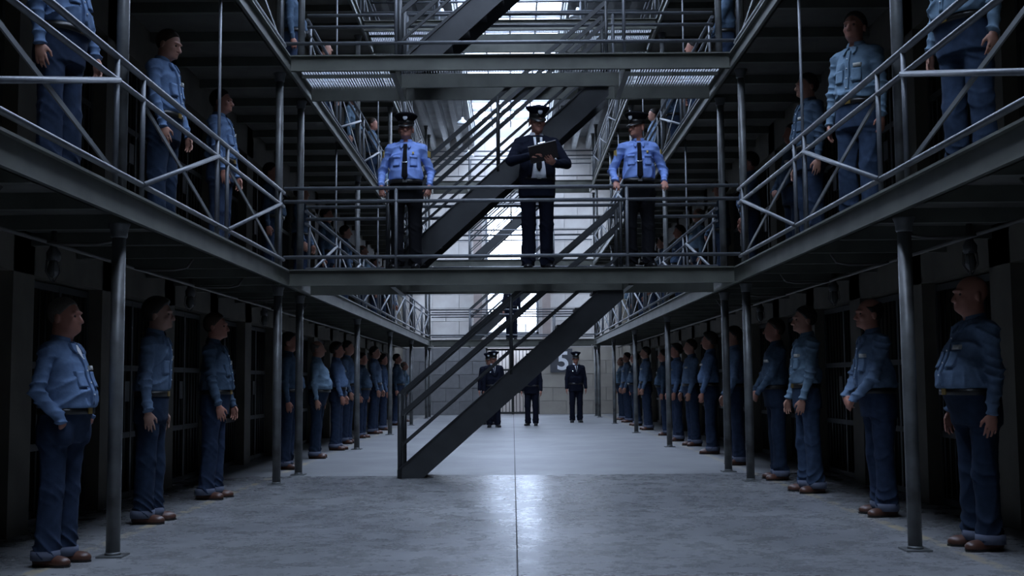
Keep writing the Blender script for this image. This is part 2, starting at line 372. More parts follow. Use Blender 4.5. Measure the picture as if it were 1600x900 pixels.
# ------------------------------------------------------------------ galleries
XG = 2.50       # inner edge of the edge girder
XP = 2.635       # post line
XR = 2.565      # railing line
NB0, NB1 = 12.85, 14.30     # near bridge
FB0, FB1 = 35.2, 36.6       # far bridge
POSTS = [2.55, 7.68, 12.93, 14.25, 19.55, 24.8, 30.0, 35.25, 36.55]
GEND = 36.6
G0 = 1.0
RAILZ = (0.115, 0.715, 0.87)    # gallery rails
BRZ = (0.14, 0.77, 0.92)        # bridge rails
for sd in (-1, 1):
    for t in (1, 2, 3):
        z = TIER[t]; nm = TNAME[t]
        e = empty('gallery_walkway', (sd * XP, 6.0, z)); tag(e, '%s concrete walkway along the cells on the %s' % (nm, SIDE[sd]), 'walkway')
        P = lambda b, n, mt: b.build(n, M[mt], None)
        def put(b, n, mt, par=e):
            o = b.build(n, M[mt]); o.parent = par; o.matrix_parent_inverse = Matrix.Translation((-par.location.x, -par.location.y, -par.location.z)); return o
        put(MB().box(sd * 2.55, sd * (XW - 0.005), G0, GEND, z - 0.09, z - 0.005), 'deck', 'deck')
        gb = MB().box(sd * 2.535, sd * 2.55, G0, GEND, z - 0.185, z).box(sd * XG, sd * 2.55, G0, GEND, z - 0.185, z - 0.168).box(sd * XG, sd * 2.55, G0, GEND, z - 0.014, z + 0.003)
        put(gb, 'edge_girder', 'girder')
        for k in range(int((GEND - G0) / 0.935)):
            y = G0 + 0.4 + k * 0.935
            put(MB().box(sd * 2.55, sd * (XW - 0.005), y - 0.03, y + 0.03, z - 0.19, z - 0.085), 'joist', 'girder')
        # railing
        r = empty('gallery_railing', (sd * XR, 6.0, z)); tag(r, 'steel pipe railing with crossed braces on the %s %s' % (SIDE[sd], nm), 'railing')
        for n_, hz, rad in (('bottom_rail', RAILZ[0], 0.021), ('middle_rail', RAILZ[1], 0.02), ('top_rail', RAILZ[2], 0.023)):
            segs = [(G0, NB0 + 0.02), (NB1 - 0.02, FB0 + 0.02)]
            for a, b in segs: put(MB().tube([(sd * XR, a, z + hz), (sd * XR, b, z + hz)], rad, 8), n_, 'pipe', r)
        def bay(a, b):
            for yy in (a, b): put(MB().tube([(sd * XR, yy, z + 0.004), (sd * XR, yy, z + RAILZ[2])], 0.018, 8), 'standard', 'pipe', r)
            put(MB().tube([(sd * (XR - 0.012), a, z + RAILZ[0]), (sd * (XR - 0.012), b, z + RAILZ[1])], 0.02, 8), 'diagonal_brace', 'pipe', r)
            put(MB().bar((sd * (XR + 0.015), a, z + RAILZ[1]), (sd * (XR + 0.015), b, z + RAILZ[0]), 0.012, 0.035), 'diagonal_brace', 'steel', r)
        bp = [2.55, 7.66, 12.93]
        for a, b in zip(bp[:-1], bp[1:]):
            mid = a + (b - a) * 0.465
            bay(a + 0.25, mid - 0.18); bay(mid + 0.18, b - 0.28)
        bp = [14.25, 19.55, 24.8, 30.0, 35.25]
        for a, b in zip(bp[:-1], bp[1:]):
            mid = (a + b) / 2
            bay(a + 0.25, mid - 0.18); bay(mid + 0.18, b - 0.25)
        # thin hanger rods up to the next level
    # hanger rods
    for t, ys_ in ((1, (10.1, 16.9, 22.2, 27.4)), (2, (10.1, 16.9, 22.2, 27.4))):
        for i, y in enumerate(ys_):
            o = MB().tube([(sd * (XR + 0.03), y, TIER[t]), (sd * (XR + 0.03), y, TIER[t + 1] - 0.15)], 0.014, 8).build('hanger_rod', M['pipe'])
            tag(o, 'thin upright steel rod on the %s %s, %s from the camera' % (SIDE[sd], TNAME[t], ORD[i]), 'rod', 'thin rods between galleries')
    # posts
    for t in range(4):
        z = TIER[t] + (0.0 if t else 0.0); zt = (TIER[t + 1] - 0.185) if t < 3 else ROOF - 0.412
        zt2 = zt
        for i, y in enumerate(POSTS):
            if y < 5: continue
            e = empty('steel_post', (sd * XP, y, z))
            tag(e, 'round grey steel post on the %s %s, %s from the camera' % (SIDE[sd], TNAME[t], ORD[i - 1]), 'post', 'gallery posts')
            hh = zt2 - z
            MB().tube([(0, 0, 0), (0, 0, hh - 0.05)], 0.046 if t == 0 else 0.042, 14).build('shaft', M['post'], e)
            MB().lathe([(0.05, hh - 0.10), (0.056, hh - 0.09), (0.056, hh - 0.07), (0.06, hh - 0.04), (0.072, hh - 0.012), (0.072, hh)], n=14).build('capital', M['post'], e)
            MB().box(-0.085, 0.085, -0.085, 0.085, 0.0, 0.012).lathe([(0.052, 0.011), (0.051, 0.022), (0.047, 0.03)], n=14).build('base_plate', M['post'], e)

# conduit pipes and unlit caged lamps under the lowest gallery
for sd in (-1, 1):
    e = empty('conduit_pipe', (sd * 3.3, 6, 2.1)); tag(e, 'long metal conduit with branches under the %s lower gallery' % SIDE[sd], 'pipe')
    def putc(b, n, mt):
        o = b.build(n, M[mt]); o.parent = e; o.matrix_parent_inverse = Matrix.Translation((-e.location.x, -e.location.y, -e.location.z)); return o
    putc(MB().tube([(sd * 3.3, 3.0, 2.14), (sd * 3.3, 36, 2.14)], 0.016, 8), 'main_pipe', 'conduit')
    for y in (6.2, 8.1, 10.0, 11.9, 13.8, 15.7):
        putc(MB().tube([(sd * 3.3, y, 2.14), (sd * 3.2, y, 2.12), (sd * 2.95, y + 0.03, 2.12), (sd * 2.85, y + 0.05, 2.14), (sd * 2.8, y + 0.06, 2.22)], 0.012, 8), 'branch_pipe', 'conduit')
    for i, y in enumerate((8.75, 8.75 + 2 * PITCH, 8.75 + 4 * PITCH)):
        L = empty('caged_lamp', (sd * 3.5, y, 2.15)); tag(L, 'small unlit caged lamp under the %s lower gallery, %s from the camera' % (SIDE[sd], ORD[i]), 'lamp', 'caged lamps')
        MB().lathe([(0.05, -0.08), (0.055, -0.02), (0.03, 0.02), (0.02, 0.2)], n=12).build('lamp_holder', M['lampdark'], L)
        MB().lathe([(0.012, -0.21), (0.035, -0.19), (0.045, -0.15), (0.035, -0.1), (0.03, -0.08)], n=12).build('bulb', M['bulbglass'], L)
        cg = MB()
        for k in range(6):
            a = k * math.pi / 3; cg.tube([(0.055 * math.cos(a), 0.055 * math.sin(a), -0.07), (0.062 * math.cos(a), 0.062 * math.sin(a), -0.16), (0.01 * math.cos(a), 0.01 * math.sin(a), -0.24)], 0.003, 5)
        cg.build('cage', M['lampdark'], L)

# pendant lamps high under the roof
pl = None
for i, y in enumerate((21.5, 26.6, 30.6, 35.0)):
    for sd in (-1, 1):
        if pl is None:
            pl = empty('pendant_lamp')
            MB().lathe([(0.17, -0.0), (0.172, 0.01), (0.15, 0.06), (0.09, 0.11), (0.045, 0.14), (0.03, 0.2)], n=20).build('shade', M['lampwhite'], pl)
            MB().tube([(0, 0, 0.18), (0, 0, ROOF - 0.25 - 8.02)], 0.012, 8).build('rod', M['lampdark'], pl)
            o = pl
        else: o = copy_tree(pl)
        o.location = (sd * 1.30, y, 8.02)
        tag(o, 'white dome pendant lamp at the %s roof edge, %s from the camera' % (SIDE[sd], ORD[i]), 'lamp', 'pendant lamps under the roof')

# ------------------------------------------------------------------ bridges and stairs
SX = 1.30
def child(b, n, mt, par):
    o = b.build(n, M[mt]); o.parent = par; o.matrix_parent_inverse = Matrix.Translation((-par.location.x, -par.location.y, -par.location.z)); return o
def bridge(y0, y1, t, which, well=True, grate=0.032):
    z = TIER[t]; e = empty('footbridge', (0, y0, z)); tag(e, 'grated steel footbridge %s' % which, 'footbridge')
    ym = y0 + 0.72
    def girder(yf, s):
        b = MB().box(-XG, XG, yf - 0.006, yf + 0.006, z - 0.18, z).box(-XG, XG, yf, yf + s * 0.05, z - 0.18, z - 0.165).box(-XG, XG, yf, yf + s * 0.05, z - 0.012, z + 0.002)
        return b
    child(girder(y0 + 0.05, -1), 'front_girder', 'girder', e)
    child(girder(y1 - 0.05, 1), 'rear_girder', 'girder', e)
    child(MB().box(-SX, SX, ym - 0.02, ym + 0.02, z - 0.20, z - 0.035), 'trimmer_beam', 'girder', e)
    for q in (-1, 1): child(MB().box(q * (SX + 0.07), q * XG, ym - 0.012, ym + 0.012, z - 0.075, z - 0.035), 'bearer_bar', 'girder', e)
    for x in (-SX - 0.04, SX + 0.04): child(MB().box(x - 0.03, x + 0.03, y0 + 0.05, y1 - 0.05, z - 0.2, z - 0.035), 'cross_beam', 'girder', e)
    g = MB(); x = -XG + 0.02
    while x < XG - 0.01:
        ye = y1 - 0.06 if (abs(x) > SX or not well) else ym
        g.box(x - 0.0025, x + 0.0025, y0 + 0.06, ye, z - 0.032, z - 0.002); x += grate
    for k in range(8):
        y = y0 + 0.12 + k * 0.17
        if y < ym: g.box(-XG, XG, y - 0.003, y + 0.003, z - 0.012, z - 0.004)
        elif y < y1 - 0.08: g.box(-XG, -SX, y - 0.003, y + 0.003, z - 0.012, z - 0.004).box(SX, XG, y - 0.003, y + 0.003, z - 0.012, z - 0.004)
    o = child(g, 'deck_grating', 'grating', e); tag(o, kind='stuff')
    for yy, n in ((y0 + 0.02, 'front'), (y1 - 0.03, 'rear')):
        r = empty('bridge_railing', (0, yy, z)); tag(r, '%s pipe railing of the footbridge %s' % (n, which), 'railing')
        for nm, hz in (('bottom_rail', BRZ[0]), ('middle_rail', BRZ[1]), ('top_rail', BRZ[2])):
            child(MB().tube([(-XR, yy, z + hz), (XR, yy, z + hz)], 0.021, 8), nm, 'pipe', r)
        for x in (-SX, SX): child(MB().tube([(x, yy, z - 0.01), (x, yy, z + BRZ[2])], 0.02, 8), 'standard', 'pipe', r)
def stairs(y0, y1, t, which, sh=0.0):
    z0, z1 = TIER[t], TIER[t + 1]; a = Vector((-1.36 + sh, 0, z0)); b = Vector((1.30 + sh, 0, z1))
    e = empty('staircase', (-1.3, y0, z0)); tag(e, 'dark steel staircase %s' % which, 'staircase')
    dx, dz = b.x - a.x, z1 - z0; n = 12; d = Vector((dx, 0, dz)).normalized()
    for y in (y0, y1):
        v = []; hgt = 0.30
        pts = [(a.x, z0), (a.x + 0.30, z0), (b.x + 0.02, z1 - 0.30), (b.x + 0.02, z1 - 0.02), (b.x - 0.05, z1 - 0.02), (a.x, z0 + 0.10)]
        mb = MB(); k = len(pts)
        mb.add([(p[0], y - 0.012, p[1]) for p in pts] + [(p[0], y + 0.012, p[1]) for p in pts],
               [tuple(range(k)), tuple(reversed(range(k, 2 * k)))] + [(i, i + k, (i + 1) % k + k, (i + 1) % k) for i in range(k)])
        child(mb, 'stringer', 'stair', e)
        # flanges
        fl_ = MB().bar((a.x + 0.02, y, z0 + 0.11), (b.x - 0.05, y, z1 - 0.012), 0.06, 0.012, (0, 1, 0) if False else (0, 0, 1))
        child(fl_, 'stringer_flange', 'stair', e)
        for nm, hh, bw in (('handrail', 0.85, 0.05), ('middle_rail', 0.60, 0.05), ('lower_rail', 0.24, 0.03)):
            p0 = (a.x + 0.03, y, z0 + 0.13 + hh); p1 = (b.x, y, z1 + hh)
            child(MB().bar(p0, p1, 0.03, bw), nm, 'stair', e)
        for f in (0.0, 0.5, 1.0):
            x = a.x + 0.03 + (dx - 0.03) * f; zz = z0 + 0.03 + dz * f * 0.985
            child(MB().tube([(x, y, zz if f else z0), (x, y, z0 + 0.13 + (dz - 0.13) * f + 0.86)], 0.021 if f else 0.028, 8), 'newel_post', 'stair', e)
    for k in range(1, n):
        x = a.x + 0.1 + (dx - 0.1) * k / n; zz = z0 + dz * k / n
        child(MB().box(x - 0.13, x + 0.12, y0 + 0.015, y1 - 0.015, zz - 0.03, zz - 0.005), 'tread', 'stair', e)
bridge(NB0, NB1, 1, 'near the camera, where three officers stand')
bridge(NB0, NB1, 2, 'near the camera, above the three officers')
bridge(19.3, 20.7, 3, 'high under the roof glazing, beyond the near stairs', well=False)
for t, n in ((1, 'lower'), (2, 'middle'), (3, 'top')): bridge(FB0, FB1, t, 'before the far end wall at %s gallery height' % n, grate=0.06)
stairs(13.62, 14.20, 0, 'standing on the hall floor under the near footbridge')
stairs(13.62, 14.20, 1, 'behind the three officers on the near footbridge', -0.14)
stairs(13.62, 14.20, 2, 'above the officers, highest of the near flights')
stairs(35.95, 36.5, 1, 'in front of the bright end window')
stairs(35.95, 36.5, 2, 'in front of the upper end wall')

# ------------------------------------------------------------------ people: smooth distance fields turned into continuous skins
class Field:
    def __init__(s, lo, hi, res):
        s.lo = np.array(lo, np.float32); s.res = res; s.n = np.ceil((np.array(hi) - s.lo) / res).astype(int) + 1
        s.v = np.full(s.n, 0.12, np.float32); s.ax = [s.lo[i] + res * np.arange(s.n[i], dtype=np.float32) for i in range(3)]
    def block(s, lo, hi, pad):
        a = np.clip(np.floor((np.array(lo) - pad - s.lo) / s.res).astype(int), 0, s.n - 1); b = np.clip(np.ceil((np.array(hi) + pad - s.lo) / s.res).astype(int) + 1, 1, s.n)
        sl = tuple(slice(a[i], max(b[i], a[i] + 1)) for i in range(3))
        g = np.meshgrid(*[s.ax[i][sl[i]] for i in range(3)], indexing='ij'); return sl, g
    def put(s, sl, d, k, sub=False):
        a = s.v[sl]; d = d.astype(np.float32)
        if sub:
            d = -d; h = np.clip(0.5 - 0.5 * (d - a) / k, 0, 1) if k > 0 else None
            s.v[sl] = np.maximum(a, d) if k <= 0 else a * h + d * (1 - h) + k * h * (1 - h) if False else np.maximum(a, d)
            return
        if k <= 0: s.v[sl] = np.minimum(a, d)
        else:
            h = np.clip(0.5 + 0.5 * (d - a) / k, 0, 1); s.v[sl] = d * (1 - h) + a * h - k * h * (1 - h)
    def cone(s, a, b, ra, rb, k=0.02, T=None, wob=None):
        a, b = np.array(a, float), np.array(b, float)
        if T: a, b = T[0](a), T[0](b); ra *= T[2]; rb *= T[2]
        r = max(ra, rb); sl, (X, Y, Z) = s.block(np.minimum(a, b) - r, np.maximum(a, b) + r, max(0.03, k))
        d = b - a; L = d @ d + 1e-9
        t = np.clip(((X - a[0]) * d[0] + (Y - a[1]) * d[1] + (Z - a[2]) * d[2]) / L, 0, 1)
        q = np.sqrt((X - a[0] - t * d[0]) ** 2 + (Y - a[1] - t * d[1]) ** 2 + (Z - a[2] - t * d[2]) ** 2) - (ra + (rb - ra) * t)
        if wob is not None: q = q + wob(X, Y, Z, t)
        s.put(sl, q, k)
    def ell(s, c, r, k=0.02, T=None, B=None, sub=False):
        c = np.array(c, float); r = np.array(r, float); Bm = np.eye(3) if B is None else np.array(B, float)   # rows = local axes
        if T: c = T[0](c); Bm = Bm @ T[1].T; r = r * T[2]
        m = max(r); sl, (X, Y, Z) = s.block(c - m, c + m, max(0.03, k))
        P = [X - c[0], Y - c[1], Z - c[2]]
        L = [Bm[i][0] * P[0] + Bm[i][1] * P[1] + Bm[i][2] * P[2] for i in range(3)]
        k0 = np.sqrt(sum((L[i] / r[i]) ** 2 for i in range(3))); k1 = np.sqrt(sum((L[i] / r[i] ** 2) ** 2 for i in range(3))) + 1e-6
        s.put(sl, k0 * (k0 - 1) / k1, k, sub)
    def loft(s, lv, grow, z0, z1, k=0.02, wob=None):
        lv = np.array(lv); sl, (X, Y, Z) = s.block((-0.42, -0.42, z0), (0.42, 0.42, z1), 0.02)
        cy, rx, ry = [np.interp(Z, lv[:, 0], lv[:, i]) for i in (1, 2, 3)]; rx = rx + grow; ry = ry + grow
        p = 2.5
        e = (np.abs(X / rx) ** p + np.abs((Y - cy) / ry) ** p) ** (1 / p)
        d = (e - 1) * np.minimum(rx, ry)
        if wob is not None: d = d + wob(X, Y, Z, 0)
        d = np.maximum(d, np.maximum(z0 - Z, Z - z1)); s.put(sl, d, k)
    def cutz(s, z0=None, z1=None):
        Z = s.ax[2][None, None, :]
        if z0 is not None: s.v = np.maximum(s.v, z0 - Z)
        if z1 is not None: s.v = np.maximum(s.v, Z - z1)
    def mesh(s, name, material, scale=1.0):
        v = np.pad(s.v, 1, constant_values=0.12); lo = s.lo - s.res
        sg = v < 0; nx, ny, nz = [q - 1 for q in v.shape]
        cnt = np.zeros((nx, ny, nz), np.int8)
        for i in (0, 1):
            for j in (0, 1):
                for k in (0, 1): cnt += sg[i:nx + i, j:ny + j, k:nz + k]
        act = (cnt > 0) & (cnt < 8); idx = np.argwhere(act); ids = np.full(act.shape, -1, np.int64); ids[act] = np.arange(len(idx))
        acc = np.zeros((len(idx), 3)); num = np.zeros(len(idx)); off = [np.array((i, j, k)) for i in (0, 1) for j in (0, 1) for k in (0, 1)]
        for a in off:
            for ax in range(3):
                if a[ax]: continue
                b = a.copy(); b[ax] = 1; A = idx + a; B = idx + b
                va = v[A[:, 0], A[:, 1], A[:, 2]]; vb = v[B[:, 0], B[:, 1], B[:, 2]]; ok = (va < 0) != (vb < 0)
                t = np.where(ok, va / np.where(va == vb, 1, va - vb), 0); p = a[None, :] + t[:, None] * (b - a)[None, :]
                acc += p * ok[:, None]; num += ok
        pos = (idx + acc / num[:, None]) * s.res + lo; quads = []
        for ax in range(3):
            o1, o2 = [(1, 2), (2, 0), (0, 1)][ax]
            sl0 = [slice(1, -1)] * 3; sl0[ax] = slice(0, -1); sl1 = [slice(1, -1)] * 3; sl1[ax] = slice(1, None)
            s0, s1 = sg[tuple(sl0)], sg[tuple(sl1)]; e = np.argwhere(s0 != s1)
            if not len(e): continue
            f = s0[e[:, 0], e[:, 1], e[:, 2]]; base = e + 1; base[:, ax] -= 1
            def cid(d1, d2):
                c = base.copy(); c[:, o1] += d1; c[:, o2] += d2; return ids[c[:, 0], c[:, 1], c[:, 2]]
            q = np.stack([cid(-1, -1), cid(0, -1), cid(0, 0), cid(-1, 0)], 1); q[~f] = q[~f][:, ::-1]; quads.append(q)
        q = np.concatenate(quads) if quads else np.zeros((0, 4), int)
        # light relaxation
        if len(q):
            nb = np.zeros_like(pos); c = np.zeros(len(pos))
            for i in range(4):
                np.add.at(nb, q[:, i], pos[q[:, (i + 1) % 4]]); np.add.at(c, q[:, i], 1)
            pos = 0.6 * pos + 0.4 * nb / np.maximum(c, 1)[:, None]
        me = bpy.data.meshes.new(name); me.vertices.add(len(pos)); me.vertices.foreach_set('co', (pos * scale).astype(np.float32).ravel())
        me.loops.add(len(q) * 4); me.loops.foreach_set('vertex_index', q.ravel().astype(np.int32))
        me.polygons.add(len(q)); me.polygons.foreach_set('loop_start', np.arange(0, len(q) * 4, 4, dtype=np.int32))
        me.update(calc_edges=True); me.polygons.foreach_set('use_smooth', np.ones(len(q), bool)); me.materials.append(material); me.validate(); return me

def rotm(yaw, pit, rol=0.0):
    return np.array((Matrix.Rotation(yaw, 3, 'Z') @ Matrix.Rotation(pit, 3, 'X') @ Matrix.Rotation(rol, 3, 'Y')))
def unit(v): v = np.array(v, float); return v / (np.linalg.norm(v) + 1e-9)

def person(label, loc, face, height=1.78, belly=0.2, width=1.0, arms='side', outfit='prisoner', shirt='shirt0', denim='denim0', skin='skin0', hair='hairdark', hairstyle='short',
           head_yaw=0.0, head_pitch=0.0, stance=0.09, lean=0.0, res=0.0085, patch=True, vneck=False, jowl=0.0, seed=0, group=None, stoop=0.0, jacket_open=False):
    """face: heading of the chest in degrees, 0 = towards +X, 90 = away from the camera."""
    s = height / 1.78; rnd = random.Random(seed)
    root = empty('person', loc, math.radians(face + 90)); tag(root, label, 'person', group)
    far = res > 0.014
    b = belly
    # torso: z, centre y, half width, half depth
    lv = [(0.70, 0.01, 0.165, 0.115), (0.86, 0.005, 0.168 + .02 * b, 0.118 + .02 * b), (0.97, -0.03 * b, 0.162 + .04 * b, 0.112 + .06 * b), (1.05, -0.07 * b, 0.156 + .055 * b, 0.107 + .095 * b),
          (1.14, -0.075 * b, 0.156 + .05 * b, 0.107 + .095 * b), (1.24, -0.045 * b, 0.162 + .035 * b, 0.110 + .06 * b), (1.33, -0.02 * b - .004, 0.165 + .02 * b, 0.112 + .03 * b), (1.41, 0.006, 0.150, 0.098),
          (1.46, 0.012, 0.112, 0.078), (1.50, 0.014, 0.066, 0.060)]
    lv = [(z, cy + stoop * max(0, z - 1.1) * -0.5 - lean * (z - 0.9), rx * width, ry) for z, cy, rx, ry in lv]
    hx = np.array([0, lv[-1][1] - 0.014, 0])      # head shift from stoop and lean
    ph_ = [rnd.uniform(0, 6.28) for _ in range(8)]
    def wrinkle(amp, kind='torso'):
        def rid(q): return (1 - np.abs(np.sin(q))) ** 2
        def f(X, Y, Z, t):
            w = 0.5 * np.sin(9 * Z + 7 * X + ph_[4]) + 0.4 * np.sin(11 * Y - 6 * Z + ph_[5])
            a = rid(13 * Z + 7 * np.abs(X) - 5 * Y + 1.6 * w + ph_[0]) * (0.5 + 0.5 * np.sin(6 * X + 8 * Y + 5 * Z + ph_[1]))
            b2 = rid(21 * Z - 11 * X + 8 * Y + 2.0 * w + ph_[2]) * (0.5 + 0.5 * np.sin(9 * Y - 7 * X + 6 * Z + ph_[3]))
            if kind == 'leg':
                a = rid(9 * X + 13 * Y + 1.2 * w + ph_[0]) * 0.9; lowf = np.exp(-((Z - 0.13) / 0.10) ** 2) + 0.6 * np.exp(-((Z - 0.80) / 0.09) ** 2) + 0.35 * np.exp(-((Z - 0.48) / 0.10) ** 2)
                b2 = rid(38 * Z + 26 * X - 24 * Y + 2.6 * w + ph_[2]) * lowf * 1.3
            elif kind == 'arm':
                fold = np.exp(-((t - 1) / 0.30) ** 2) + np.exp(-(t / 0.30) ** 2)
                b2 = rid(46 * Z + 14 * Y + 9 * X + 2.0 * w + ph_[6]) * (0.25 + fold)
            else:
                waist = np.exp(-((Z - 1.09) / 0.07) ** 2); b2 = b2 + 0.9 * waist * rid(24 * X + 15 * Y + 3 * w + ph_[7])
            return amp * (0.8 - a - b2)
        return f
    # arms
    sh = {sd: np.array([sd * 0.178 * width, lv[7][1] + 0.008, 1.405]) for sd in (-1, 1)}
    U, Fo = 0.285, 0.255
    def arm(sd):
        a = arms if isinstance(arms, str) else arms[0 if sd < 0 else 1]
        out = 0.235 * width + 0.035 * b
        hint = (sd * 0.55, 0.8, -0.1)
        curl = 0.38
        if a == 'side': W = (sd * (out + 0.005), -0.035, 0.865); D = (0, -0.12, -1); N = (-sd, 0.15, 0)
        elif a == 'fore': W = (sd * (out - 0.01), -0.11, 0.885); D = (-sd * 0.1, -0.2, -1); N = (-sd, 0.25, 0)
        elif a == 'pocket': W = (sd * (0.165 + .035 * b), -0.080 - 0.04 * b, 0.945); D = (-sd * 0.5, 0.05, -1); N = (-sd * 0.4, 0.9, 0); hint = (sd * 0.8, 0.55, 0)
        elif a == 'clasp': W = (sd * 0.085, -0.205 - 0.13 * b, 0.955 if sd < 0 else 0.945); D = (-sd * 0.75, -0.12, -0.5); N = (-sd * 0.2, 0.95, -0.2); hint = (sd * 0.9, 0.6, -0.1); curl = 0.55
        elif a == 'rail': W = (sd * 0.272 * width, -0.14, 0.985); D = (0, -0.75, -0.62); N = (0, 0.2, -1); hint = (sd * 0.42, 0.9, 0); curl = 0.95
        elif a == 'railhang': W = (sd * 0.265 * width, -0.11, 0.955); D = (-sd * 0.1, -0.45, -0.9); N = (-sd * 0.5, 0.5, -0.6); hint = (sd * 0.35, 0.9, 0); curl = 0.7
        elif a == 'write': W = (-0.115, -0.30, 1.20); D = (0.72, -0.45, 0.2); N = (0.3, 0.3, -0.9); hint = (-0.8, 0.35, -0.5); curl = 0.8
        elif a == 'hold': W = (0.155, -0.27, 1.125); D = (-0.55, -0.62, 0.35); N = (-0.4, 0.35, 0.85); hint = (0.8, 0.35, -0.5); curl = 0.5
        W = np.array(W, float); S = sh[sd]; d = W - S; L = np.linalg.norm(d)
        if L > (U + Fo) * 0.995: W = S + d / L * (U + Fo) * 0.995; d = W - S; L = np.linalg.norm(d)
        x = (U * U - Fo * Fo + L * L) / (2 * L); h = math.sqrt(max(0, U * U - x * x)); dn = d / L
        hv = np.array(hint, float); hv -= dn * (hv @ dn); hv = unit(hv)
        return S, S + dn * x + hv * h, W, unit(D), np.array(N, float), curl
    A = {sd: arm(sd) for sd in (-1, 1)}
    hip = {sd: np.array([sd * 0.092 * width, 0.0, 0.90]) for sd in (-1, 1)}
    toe = {sd: rnd.uniform(0.10, 0.3) for sd in (-1, 1)}
    ank = {sd: np.array([sd * (stance + 0.01), 0.03 + rnd.uniform(-0.025, 0.025), 0.075]) for sd in (-1, 1)}
    knee = {sd: np.array([sd * (stance + 0.012), -0.012 + 0.5 * ank[sd][1], 0.49]) for sd in (-1, 1)}
    # head frame
    Rh = rotm(head_yaw, head_pitch); piv = np.array([0, 0.015, 1.56])
    hs = 1.06; hx = hx + np.array([0, 0, -0.022])
    T = (lambda p: Rh @ ((np.array(p, float) - piv) * hs) + piv + hx, Rh, hs)
    ext = 0.36 + 0.1 * b
    lo, hi = (-0.42, -ext - 0.13, 0.0), (0.42, 0.26, 1.83)

    # ---- body: one continuous skin
    F = Field(lo, hi, res if not far else res)
    F.loft(lv, -0.024, 0.80, 1.47, 0.0)
    for sd in (-1, 1):
        S, E, W, D, N, curl = A[sd]
        F.cone(S, E, 0.046, 0.036, 0.03); F.cone(E, W, 0.036, 0.0245, 0.012)
        F.cone(hip[sd] - (0, 0, 0.06), knee[sd], 0.07, 0.05, 0.03); F.cone(knee[sd], ank[sd], 0.05, 0.036, 0.02)
        c_, s_ = math.cos(sd * toe[sd]), math.sin(sd * toe[sd]); tp = ank[sd] + np.array([s_ * 0.13, -c_ * 0.13, -0.042])
        F.cone(ank[sd] + (0, 0, -0.025), tp, 0.034, 0.026, 0.02)
        # hand
        Ac = unit(np.cross(D, N)); Np = unit(np.cross(Ac, D))      # across, palm normal
        if Ac @ np.array([0, -1, 0]) < 0 and abs(Ac[1]) > 0.4: th = -1
        else: th = 1 if abs(Ac[1]) > 0.4 else (1 if (Ac @ np.array([-sd, 0, 0.4])) > 0 else -1)
        g = 1.0 if not far else 1.25
        F.ell(W + D * 0.048, (0.052, 0.039, 0.0175 * g), 0.014, None, (D, Ac, Np))
        for i, (ofs, ln) in enumerate(((0.030, 0.066), (0.0105, 0.075), (-0.010, 0.070), (-0.029, 0.055))):
            p = W + D * (0.088 - 0.006 * abs(i - 1.2)) + Ac * ofs * th; dd = D + Ac * th * (0.06 * (1.5 - i))
            cu_ = curl * (1.0 + 0.12 * i)
            for sgm in range(3):
                ang = cu_ * (sgm + 0.4) * (0.75); dv = unit(dd * math.cos(ang) + Np * math.sin(ang)); q = p + dv * ln * (0.45, 0.32, 0.26)[sgm]
                F.cone(p, q, (0.0092 - 0.0008 * sgm) * g, (0.0088 - 0.0008 * sgm) * g, 0.004); p = q
        p = W + D * 0.028 + Ac * 0.030 * th + Np * 0.006; q = p + unit(D * 0.8 + Ac * th * 0.55 + Np * 0.35) * 0.040; F.cone(p, q, 0.0125 * g, 0.0105 * g, 0.008)
        r_ = q + unit(D * 1.0 + Ac * th * 0.1 + Np * 0.35) * 0.032; F.cone(q, r_, 0.0105 * g, 0.008 * g, 0.004)
    # neck and head
    F.cone(np.array((0, 0.022, 1.43)) + hx * 0.8, T[0]((0, 0.012, 1.60)), 0.064 + .012 * jowl, 0.054 + .012 * jowl, 0.03)
    F.ell((0, 0.012, 1.690), (0.0745, 0.094, 0.090), 0.02, T)
    F.ell((0, -0.028, 1.640), (0.062 + .006 * jowl, 0.068, 0.094), 0.03, T)
    F.ell((0, -0.048, 1.588), (0.046 + .016 * jowl, 0.046 + .008 * jowl, 0.036 + .012 * jowl), 0.03, T)
    if not far:
        F.ell((0, -0.090, 1.574), (0.022, 0.018, 0.016), 0.010, T)
        F.ell((0, -0.086, 1.684), (0.052, 0.022, 0.012), 0.010, T)
        for sd in (-1, 1):
            F.ell((sd * 0.031, -0.104, 1.661), (0.018, 0.017, 0.0115), 0, T, sub=True)
            F.ell((sd * 0.040, -0.072, 1.630), (0.018, 0.02, 0.02), 0.015, T)
            F.ell((sd * 0.0125, -0.103, 1.622), (0.008, 0.011, 0.008), 0.006, T)
        F.ell((0, -0.098, 1.6035), (0.024, 0.011, 0.006), 0.004, T); F.ell((0, -0.096, 1.590), (0.021, 0.011, 0.006), 0.004, T)
    F.cone((0, -0.090, 1.672), (0, -0.116, 1.626), 0.0095, 0.0145, 0.009, T)
    for sd in (-1, 1): F.ell((sd * 0.0765, 0.012, 1.645), (0.010, 0.021, 0.033), 0.006, T, rotm(sd * 0.35, 0).T)
    link('body', F.mesh('body', M[skin], s), root)
    # eyes
    if not far:
        for sd in (-1, 1):
            c = T[0]((sd * 0.031, -0.0815, 1.661)); e = MB().lathe([(0.001, -0.011), (0.008, -0.008), (0.0115, 0), (0.008, 0.008), (0.001, 0.011)], c, 10)
            e.v = [tuple(np.array(p) * s) for p in e.v]; e.build('eye', M['eye'], root)
